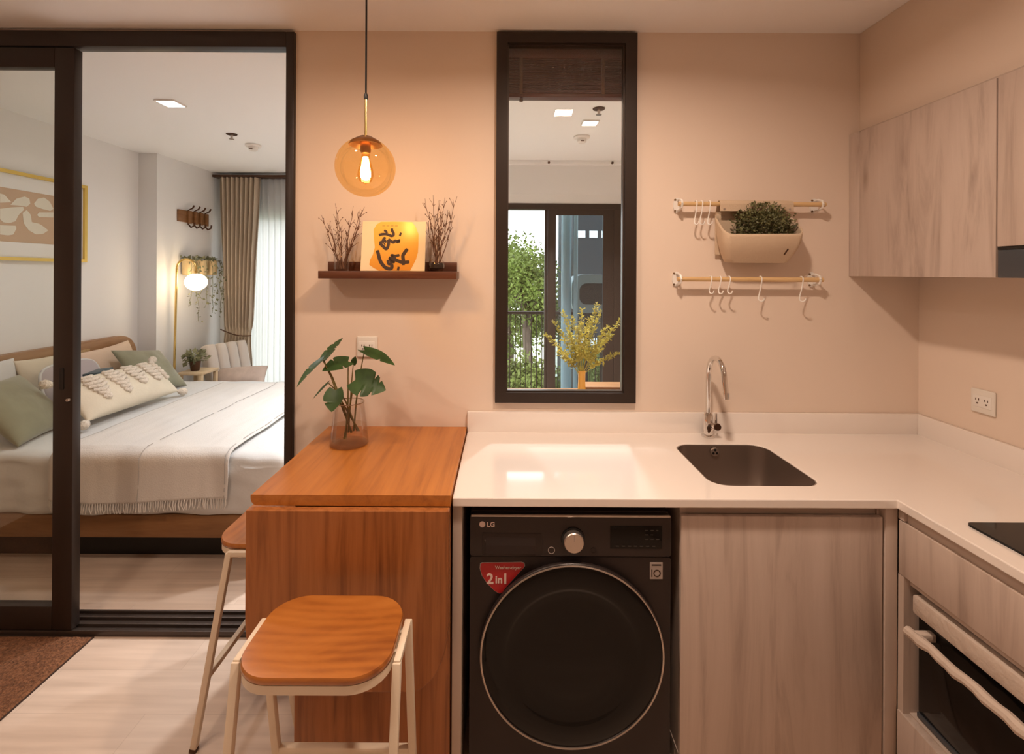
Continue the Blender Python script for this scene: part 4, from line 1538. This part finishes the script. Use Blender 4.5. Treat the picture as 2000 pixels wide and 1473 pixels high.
p = at(50, 803, .70)
pillow_at('pillow', 'sage green square pillow nearest the sliding door, in front of the white pillow', M['green'], (p.x, .66, BH + .160), (-.25, 1, -.02), lean(44), .225, .205, .07, seed=1)
p = at(20, 745, .83)
pillow_at('pillow', 'white pillow behind the sage green pillow nearest the sliding door', M['sheet'], (-3.0, .70, BH + .20), (0, 1, 0), lean(14), .27, .19, .05, seed=2)
pillow_at('pillow', 'cream pillow standing against the headboard behind the door stile', M['cream'], (-2.98, 1.16, BH + .185), (0, 1, 0), lean(16), .21, .19, .055, seed=3)
pillow_at('pillow', 'peach pillow leaning on the far end of the headboard', M['peach'], (-2.96, 1.62, BH + .185), (0, 1, .06), lean(22), .24, .185, .06, seed=4)
p = at(265, 729, 1.72)
pillow_at('pillow', 'dark sage green pillow lying on the far side of the bed', M['green'], (-2.72, 1.68, BH + .175), (.12, 1, -.16), lean(46), .215, .20, .055, seed=5)
# grey cushion with white piping and the small book at its foot
cg, Mg = pillow_at('backrest_cushion', 'lilac-grey rounded cushion with white piping, behind the tufted cushion', M['greycush'], (-2.80, 1.12, BH + .175), (0, 1, 0), lean(18), .19, .145, .04, seed=6, pinch=-.12, wr=.004)
cg['category'] = 'cushion'
pts = [Mg @ Vector((.211 * math.copysign(abs(math.cos(t)) ** .5, math.cos(t)), .162 * math.copysign(abs(math.sin(t)) ** .5, math.sin(t)), 0)) for t in [2 * PI * k / 64 for k in range(65)]]
MB().tube(pts, .009, 8, cap=False).build('piping', M['sheet'], cg)
bk = thing('book', 'small slate-teal book propped on top of the tufted cushion', 'book', (-2.66, 1.14, BH + .26))
Mb = place((-2.665, 1.14, BH + .262), math.radians(3), math.radians(-6), math.radians(8))
MB().box(-.045, .045, -.075, .075, -.010, .010, .002).xf(Mb).build('cover', M['teal'], bk)
MB().box(-.043, .043, -.073, .0755, -.0075, .0075).xf(Mb).build('pages', M['white'], bk)

# long tufted cushion with tassels
tc_c = Vector((-2.52, 1.16, BH + .15))
Mt = basis(tc_c, (.06, 1, .0), lean(46))
TA, TBb = .36, .15
tf = thing('tufted_cushion', 'long cream cushion with tufted wool diamonds and corner tassels on the bed', 'cushion', tc_c, 'pillows on the bed')
def tuftc(mb):
    return mb
pillow(TA, TBb, .075, 30, .04, 7, .006).xf(Mt).build('cover', M['cream'], tf, angle=80, weld=True)
def pil_z(x, y):
    u, v = x / TA, y / TBb
    return .075 * max(0, (1 - min(1, u * u)) * (1 - min(1, v * v))) ** .42
rnd = random.Random(9)
mb = MB()
for ci, cx_ in enumerate((-.20, -.055, .09, .225, .31)):
    for row in range(7):
        yy = .108 - row * .029
        half = (.066 if ci < 4 else .03) * (1 - abs(row - 2.2) / 6.2)
        if yy < -.06 - .0 * ci and ci not in (0, 1): continue
        pts, rad = [], []
        for k in range(9):
            s = k / 8 * 2 - 1
            x = cx_ + s * half
            y = yy + .018 * (abs(s)) + rnd.uniform(-.003, .003)
            pts.append(Mt @ Vector((x, y, pil_z(x, y) + .004)))
            rad.append(.0165 * (1 - .5 * s * s) + rnd.uniform(-.002, .002))
        mb.tube(pts, rad, 7)
mb.build('tufts', M['tuft'], tf, angle=80)
for sx_ in (-1, 1):
    for sy_ in (-1, 1):
        c0 = Mt @ Vector((sx_ * TA * .985, sy_ * TBb * .985, 0))
        dr = (Mt.to_3x3() @ Vector((sx_, sy_ * .5, 0))).normalized()
        pts = [c0 + dr * d for d in (0, .015, .03, .05, .068)]
        for q in pts:
            q.z = max(q.z, BH + .024)
        MB().tube(pts, [.007, .020, .026, .028, .016], 9).build('tassel', M['tuft'], tf)

# ------------------------------------------------------------------ bedroom: picture, coat hooks, lamp, plants, sofa, curtain
PY0, PY1, PZ0, PZ1 = .52, 1.553, 1.582, 2.152
pic = thing('framed_picture', 'gold-framed abstract picture in peach and cream on the wall above the bed', 'picture', (LWB, 1.03, PZ0))
MB().prism(rect(PY0, PY1, PZ0, PZ1), LWB + .001, LWB + .028, 'X', [rect(PY0 + .022, PY1 - .022, PZ0 + .022, PZ1 - .022)]).build('frame', M['gold'], pic, smooth=False)
MB().box(LWB + .002, LWB + .012, PY0 + .02, PY1 - .02, PZ0 + .02, PZ1 - .02).build('mount', M['mount'], pic)
ar = MB().box(LWB + .010, LWB + .014, .66, 1.39, 1.70, 2.037).build('print', M['artpeach'], pic)
def ap(px, py):
    """pixel on the picture's plane (X fixed) -> (Y, Z)"""
    dx, dy = px - CX, py - CY
    dx, dy = dx + dy * ROLL, dy - dx * ROLL
    D = (LWB + .014) * F / dx
    return (D - CAMD, CAMH - dy * D / F)
blobs = [[(0, 378), (8, 380), (17, 390), (22, 395), (0, 396)], [(25, 395), (32, 388), (48, 384), (57, 388), (59, 398), (52, 404), (40, 402), (20, 400)],
         [(66, 398), (74, 388), (86, 386), (97, 394), (104, 408), (98, 412), (82, 408), (70, 404)], [(24, 405), (45, 404), (46, 410), (36, 420), (30, 432), (18, 436), (6, 434), (0, 428), (0, 408)],
         [(44, 416), (52, 410), (60, 420), (62, 434), (76, 437), (84, 442), (94, 450), (84, 457), (70, 458), (56, 450), (46, 436)], [(72, 420), (76, 415), (104, 415), (104, 425), (76, 424)], [(0, 440), (30, 441), (32, 446), (26, 458), (16, 460), (0, 458)],
         [(108, 388), (118, 392), (118, 412), (109, 404)], [(106, 430), (117, 434), (114, 458), (107, 450)]]
for bl_ in blobs:
    MB().prism([ap(*q) for q in bl_], LWB + .0142, LWB + .0150, 'X').build('cream_shape', M['artwhite'], ar, smooth=False)

WXL = -2.97
def lw(px, py, x=WXL):      # pixel on the left bay wall (plane X = x)
    dx, dy = px - CX, py - CY
    dx, dy = dx + dy * ROLL, dy - dx * ROLL
    D = x * F / dx
    return Vector((x, D - CAMD, CAMH - dy * D / F))
a, b = lw(345, 438), lw(404, 411)
cr = thing('coat_rack', 'brown wooden coat rack with four hooks on the bedroom wall', 'coat rack', (WXL, (a.y + b.y) / 2, 2.03))
MB().box(WXL + .001, WXL + .018, a.y, b.y - .02, 1.975, 2.085, .003).build('backplate', M['bedwood'], cr)
for k in range(4):
    y = a.y + .13 + k * .085
    pts = [(WXL + .075, y, 2.135), (WXL + .06, y, 2.11), (WXL + .02, y, 2.09), (WXL + .02, y, 1.96), (WXL + .045, y, 1.93), (WXL + .075, y, 1.945), (WXL + .08, y, 1.975)]
    MB().tube(pts, .0075, 8).build('hook', M['bronze'], cr)
    MB().box(WXL + .018, WXL + .045, y - .016, y + .016, 1.965, 2.085, .004).build('wood_peg', M['bedwood'], cr)

lY = 2.23
g = at(383, 551, lY)
fl = thing('floor_lamp', 'arched brass floor lamp with a lit white globe beside the bed', 'floor lamp', (at(338, 740, lY).x, lY, 0))
xb = at(338, 740, lY).x; xt = at(345, 560, lY).x
MB().lathe([(0, 0), (.08, 0), (.08, .018), (.02, .025), (0, .025)], (xb, lY, 0), 32).build('base', M['brass'], fl)
ztop = at(375, 506, lY).z
r_ = (g.x - xt) / 2
pts = [(xb, lY, .02), (xb + (xt - xb) * .6, lY, 1.0), (xt, lY, ztop - r_)]
for k in range(1, 12):
    a_ = PI - PI * k / 12
    pts.append((xt + r_ + r_ * math.cos(a_), lY, ztop - r_ + r_ * math.sin(a_)))
pts += [(g.x, lY, ztop - r_), (g.x, lY, g.z + .07)]
MB().tube(pts, .0095, 10).build('pole', M['brass'], fl)
MB().lathe([(0, .10), (.016, .10), (.018, .06), (0, .06)], (g.x, lY, g.z), 16).build('socket', M['brass'], fl)
MB().lathe([(max(0, .088 * math.sin(PI * k / 20)), .076 * math.cos(PI * k / 20)) for k in range(21)], g, 32).build('globe_shade', M['globe'], fl)

VG = 'brass pots of trailing plants on the bedroom wall'
rnd = random.Random(12)
for i, (px, vin, lab) in enumerate(((368, [(-.05, .34), (.02, .50), (.05, .30)], 'brass wall pot of trailing ivy directly behind the floor lamp globe'),
                                    (394, [(-.03, .38), (.04, .44)], 'middle brass wall pot of trailing ivy, right of the lamp arch'),
                                    (413, [(-.02, .35), (.03, .46), (.06, .28)], 'brass wall pot of trailing ivy nearest the beige curtain'))):
    q = lw(px, 528, WXL + .065)
    q.z = 1.555
    t = thing('wall_planter', lab, 'plant', q, VG)
    MB().lathe([(0, -.072), (.042, -.072), (.047, -.066), (.052, .070), (.049, .070), (.044, -.06), (0, -.06)], q, 24).build('pot', M['potbrass'], t)
    MB().lathe([(0, .05), (.048, .05), (.048, .055), (0, .056)], q, 20).build('soil', M['soil'], t)
    mb = MB()
    for dy_, ln in vin:
        pts = [q + Vector((.0, dy_ * .5, .055)), q + Vector((.06, dy_, .075)), q + Vector((.075, dy_ * 1.3, .0))]
        for k in range(1, 9):
            pts.append(q + Vector((.07 + rnd.uniform(-.012, .012), dy_ * 1.4 + rnd.uniform(-.014, .014), -ln * k / 8)))
        mb.tube(pts, .0022, 4)
        for pnt in pts[1:]:
            def vf(r, c=pnt):
                return c + Vector((r.uniform(-.02, .02), r.uniform(-.025, .025), r.uniform(-.025, .025))), Vector((0, 0, -.6))
            leaf_cloud(mb, 2, vf, .028, rnd, 1.4)
    def topf(r):
        return q + Vector((r.uniform(-.05, .05), r.uniform(-.06, .06), .06 + r.uniform(0, .03))), Vector((0, 0, .5))
    leaf_cloud(mb, 26, topf, .034, rnd, 1.4)
    mb.build('foliage', M['ivy'], t, smooth=False, recalc=False)

# side table with its potted plant
sY = 2.105
a, b = at(345, 728, sY), at(394, 728, sY)
st_ = thing('side_table', 'small pale wooden side table beside the floor lamp', 'side table', ((a.x + b.x) / 2 + .02, sY + .12, 0))
tx0, tx1, tz = a.x, b.x, .642
MB().box(tx0, tx1, sY, sY + .25, tz - .022, tz, .004).build('tabletop', M['lightwood'], st_)
for x in (tx0 + .02, tx1 - .02):
    for y in (sY + .02, sY + .23):
        MB().box(x - .015, x + .015, y - .015, y + .015, 0, tz - .022, .003).build('leg', M['lightwood'], st_)
MB().box(tx0 + .03, tx1 - .03, sY + .01, sY + .24, .30, .318, .003).build('shelf', M['lightwood'], st_)
q = at(381, 728, sY + .11); q.z = tz
pp_ = thing('potted_plant', 'small leafy plant in a dark pot on the side table', 'plant', q)
MB().lathe([(0, .001), (.034, .001), (.046, .085), (.042, .085), (.034, .075), (0, .075)], q, 24).build('pot', M['bronze'], pp_)
mb = MB()
def bush(r):
    v = Vector((r.gauss(0, 1), r.gauss(0, 1), r.gauss(0, .7))).normalized()
    return q + Vector((0, 0, .13)) + Vector((v.x * .10, v.y * .09, v.z * .07)) * r.uniform(.2, 1), v
leaf_cloud(mb, 110, bush, .05, rnd, 1.6)
for k in range(9):
    a_ = k * 2.4
    mb.tube([q + Vector((0, 0, .07)), q + Vector((.05 * math.cos(a_), .05 * math.sin(a_), .14))], .002, 4)
mb.build('foliage', M['ivy'], pp_, smooth=False, recalc=False)

# sofa with a channelled back along the bay's left wall
so = thing('lounge_sofa', 'oatmeal lounge sofa with a channelled back in the bedroom corner', 'sofa', (0, 0, 0))
MB().box(-.06, .40, .0, .42, .06, .36, .03, 3).build('base', M['sofa'], so)
for x in (-.03, .36):
    for y in (.04, .38):
        MB().tube([(x, y, 0), (x, y, .07)], .014, 10).build('leg', M['bronze'], so)
bb = MB()
for k in range(4):
    t_ = rbox_fn(.13, .104, .50, .035, 6)
    t_.xf(place((-.01, .052 + k * .105, .585), 0, math.radians(-15), 0))
    me = bpy.data.meshes.new('t'); t_.bm.to_mesh(me); t_.bm.free(); bb.bm.from_mesh(me); bpy.data.meshes.remove(me)
bb.build('backrest', M['sofa'], so, angle=60)
MB().box(.04, .40, .01, .41, .36, .43, .03, 3).build('seat_cushion', M['sofa'], so)
so.location = (-2.73, 2.40, 0)
so.rotation_euler = (0, 0, math.radians(-25))
bc = Vector((-2.46, 2.46, .53))
bo = thing('bolster_cushion', 'long beige patterned cushion lying on the lounge sofa', 'cushion', bc)
pillow(.235, .10, .085, 22, .05, 11, .008).xf(basis(bc, (.95, .10, .06), (-.10, .6, .75))).build('cover', M['bolster'], bo, angle=80, weld=True)

# curtains
cY = 2.85
cu = thing('curtain', 'beige pleated curtain tied back in the bedroom corner', 'curtain', (-2.68, cY, 0))
zT, zK = 2.475, .905
def cx_at(z):
    if z > zK:
        t = (z - zK) / (zT - zK)
        t = t ** .8
        return -2.83 + (-2.89 + 2.83) * t, -2.56 + (-2.485 + 2.56) * t
    t = (zK - z) / zK
    return -2.83 + .0 * t, -2.56 + .02 * t
def cfn(u, v):
    z = .02 + (zT - .02) * v
    a, b = cx_at(z)
    amp = .034 if z > zK + .05 else .022
    tight = math.exp(-((z - zK) / .05) ** 2)
    return Vector((a + (b - a) * u, cY + amp * (1 - .6 * tight) * math.sin(u * 2 * PI * 8.5 + .25 * math.sin(z * 5)) - .02 * math.exp(-((z - zK + .12) / .12) ** 2), z))
MB().grid(cfn, 140, 60).build('drape', M['curtain'], cu, angle=80, recalc=False)
mb = MB()
pts = [(-2.85 + .31 * k / 12, cY - .045 - .012 * math.sin(PI * k / 12), zK + .03 - .065 * math.sin(PI * k / 12 * .62)) for k in range(13)]
mb.tube(pts, .006, 8)
mb.build('tieback', M['bronze'], cu)
tr = tag(MB().box(-2.96, -1.08, 2.83, 2.875, 2.478, 2.502, .003).box(-2.96, -1.08, 2.895, 2.93, 2.478, 2.502, .003).build('curtain_track', M['bronze']), 'dark double curtain track across the top of the bay window', 'curtain track')
def sfn(u, v):
    z = .02 + 2.455 * v
    return Vector((-2.70 + 1.6 * u, 2.912 + .014 * math.sin(u * 2 * PI * 26 + .3 * math.sin(z * 3)), z))
tag(MB().grid(sfn, 320, 16).build('sheer_curtain', M['sheer'], angle=80, recalc=False), 'white sheer curtain glowing with daylight over the bay window', 'curtain')

# console table, tray, amber vase with yellow fern seen through the narrow window
kt = thing('console_table', 'wooden console table behind the narrow interior window', 'table', (.3, .66, 0))
MB().box(-.35, .98, .36, .985, .772, .80, .004).build('tabletop', M['bedwood'], kt)
for x in (-.32, .95):
    for y in (.40, .95):
        MB().box(x - .02, x + .02, y - .02, y + .02, 0, .772, .003).build('leg', M['bedwood'], kt)
bx = thing('wooden_box', 'low brown wooden box on the console table right of the amber vase', 'box', (.62, .86, .80))
mb = MB().box(.478, .80, .80, .93, .8005, .845, .003)
mb.build('body', M['bedwood'], bx)
MB().box(.475, .803, .797, .933, .845, .853, .002).build('lid', M['bedwood'], bx)
fY = .60
fb = at(1136, 768, fY)
av = thing('fern_vase', 'slim amber vase of dried yellow fern seen through the narrow window', 'vase', (fb.x, fY, .80))
ft = at(1136, 724, fY)
MB().lathe([(0, .8005), (.024, .8005), (.026, .81), (.023, .86), (.0195, .93), (.0205, ft.z), (.0175, ft.z), (.017, .93), (0, .92)], (fb.x, fY, 0), 24).build('vase', M['ambervase'], av)
fronds = [((1066, 655), -.05), ((1090, 690), .03), ((1100, 612), .0), ((1118, 620), .05), ((1135, 606), -.04), ((1165, 596), .02), ((1172, 610), .06), ((1185, 640), -.02), ((1212, 625), .03), ((1215, 690), -.03), ((1110, 650), .1), ((1150, 625), -.08), ((1195, 655), .08), ((1128, 640), -.1), ((1082, 628), .06)]
rnd = random.Random(31)
for (e, dy_) in fronds:
    s = Vector((fb.x + rnd.uniform(-.008, .008), fY, ft.z - .03))
    q = at(e[0], e[1], fY + dy_)
    mid = s.lerp(q, .5) + Vector((0, 0, .035))
    mb = MB()
    pts = []
    for k in range(15):
        t = k / 14
        pts.append(s * (1 - t) ** 2 + mid * 2 * t * (1 - t) + q * t * t)
    mb.tube(pts, [.0022 - .0015 * k / 14 for k in range(15)], 4)
    for k in range(4, 15):
        t = k / 14
        for sg in (-1, 1):
            for _ in range(2):
                def ff(r, c=pts[k], sg=sg, t=t):
                    return c + Vector((r.uniform(-.006, .006), r.uniform(-.01, .01), r.uniform(-.008, .008))), Vector((sg * .8, r.uniform(-.6, .6), .5))
                leaf_cloud(mb, 3, ff, .026 * (1.15 - .5 * t), rnd, 2.6)
    mb.build('frond', M['fern'], av, smooth=False, recalc=False)

# ------------------------------------------------------------------ balcony and outdoors
struct('floor_balcony', MB().box(-1.4, RW + .1, FARY + .12, 4.0, -.15, -.02), M['concrete'])
rl = thing('balcony_railing', 'dark metal balcony railing with thin upright bars', 'railing', (.2, 3.9, -.02))
MB().box(-1.35, RW + .05, 3.86, 3.91, 1.01, 1.045, .004).build('top_rail', M['frame'], rl)
MB().box(-1.35, RW + .05, 3.87, 3.90, .06, .09, .003).build('bottom_rail', M['frame'], rl)
for x in (-1.33, 1.22, RW + .03):
    MB().box(x - .02, x + .02, 3.865, 3.905, -.02, 1.01).build('post', M['frame'], rl)
bal = None
for k in range(46):
    x = -1.30 + k * .066
    if abs(x - 1.22) < .03: continue
    if bal is None:
        bal = MB().box(x - .005, x + .005, 3.88, 3.89, .09, 1.01).build('bar', M['frame'], rl)
        x_first = x
    else:
        c = bal.copy(); C.objects.link(c); c.location = bal.location + Vector((x - x_first, 0, 0))
dpp = tag(MB().tube([(.655, 2.95, -.02), (.655, 2.95, 2.6)], .052, 18).build('drainpipe', M['pipe']), 'thick pale blue drainpipe on the balcony behind the right door pane', 'pipe')
dp2 = tag(MB().tube([(.745, 2.9, -.02), (.745, 2.9, 2.6)], .022, 14).build('drainpipe', M['pipe']), 'thin pale blue pipe on the balcony beside the thick drainpipe', 'pipe')
ac = thing('air_conditioner', 'dark outdoor air conditioner with a pale rounded casing on the balcony', 'air conditioner', (1.05, 3.15, 1.16))
MB().prism(rrect(.72, 1.62, 1.10, 1.505, .12, 8), 3.0, 3.35, 'Y', [rrect(.80, 1.54, 1.19, 1.415, .08, 8)]).build('casing', M['acband'], ac)
MB().prism(rrect(.798, 1.542, 1.188, 1.417, .08, 8), 3.03, 3.34, 'Y').build('grille', M['acgrey'], ac, smooth=False)
MB().box(.80, 1.55, 3.02, 3.34, 1.06, 1.10, .003).build('bracket', M['acgrey'], ac)
for x in (.90, 1.50):
    MB().box(x - .02, x + .02, 3.14, 3.18, -.02, 1.06).build('stand_leg', M['acgrey'], ac)

nb = thing('neighbour_building', 'dark neighbouring building with pale window slots beyond the balcony', 'building', (5, 9, -3))
MB().box(1.50, 7.5, 8.2, 11, -3.2, 6.5).build('wall', M['facade'], nb)
for r in range(3):
    z = 2.28 - r * 2.3
    for k in range(6):
        x = 1.58 + k * .26
        MB().box(x, x + .17, 8.17, 8.21, z, z + .15).build('window', M['tile'], nb)
struct('ground', MB().box(-40, 40, 4.2, 60, -3.4, -3.2), M['grass'])


def tree(name, label, x, y, h, rx, rz, n, seed, m, leafsize=.16, cat='tree'):
    rnd = random.Random(seed)
    t = thing(name, label, cat, (x, y, -3.2), 'trees beyond the balcony')
    c = Vector((x, y, h))
    mb = MB()
    mb.tube([(x, y, -3.2), (x + .1, y, (h - 3.2) / 2), (x - .05, y, h)], [.16, .12, .07], 8)
    lumps = []
    for k in range(13):
        d = Vector((rnd.gauss(0, 1), rnd.gauss(0, .8), rnd.gauss(0, 1))).normalized()
        e = c + Vector((d.x * rx, d.y * rx * .8, d.z * rz)) * rnd.uniform(.45, .92)
        lumps.append((e, rnd.uniform(.34, .6) * min(rx, rz)))
        s = Vector((x, y, h - rz * rnd.uniform(.1, .8)))
        mb.tube([s, s.lerp(e, .5) + Vector((rnd.uniform(-.1, .1), 0, .12)), e], [.06, .04, .015], 6)
    mb.build('trunk', M['bark'], t)
    def ff(r):
        e, s = r.choice(lumps)
        v = Vector((r.gauss(0, 1), r.gauss(0, 1), r.gauss(0, .75))).normalized()
        return e + v * s * r.uniform(.35, 1.05), v * .5 + Vector((0, 0, -.25))
    mb = MB()
    leaf_cloud(mb, n, ff, leafsize, rnd, 1.7)
    mb.build('crown', m, t, smooth=False, recalc=False)


tree('broadleaf_tree', 'bright green tree beyond the balcony, right against the door stile', .52, 8.6, .95, .75, 1.15, 7000, 41, M['tree'], .085)
tree('broadleaf_tree', 'leafy tree beyond the balcony rising against the white sky on the left', -.75, 10.6, 1.35, .95, 1.45, 9000, 42, M['tree'], .10)
tree('garden_shrub', 'low yellow-green shrub just behind the balcony bars', -.15, 6.2, -.75, .95, 1.25, 15000, 43, M['tree2'], .085, 'shrub')
tree('garden_shrub', 'green shrub behind the balcony bars under the air conditioner', 1.85, 5.9, -.75, .7, 1.0, 6000, 44, M['tree2'], .07, 'shrub')
tree('broadleaf_tree', 'hazy green tree farthest away beyond the garden', .2, 15.5, .9, 2.3, 2.3, 10000, 45, M['tree'], .15)
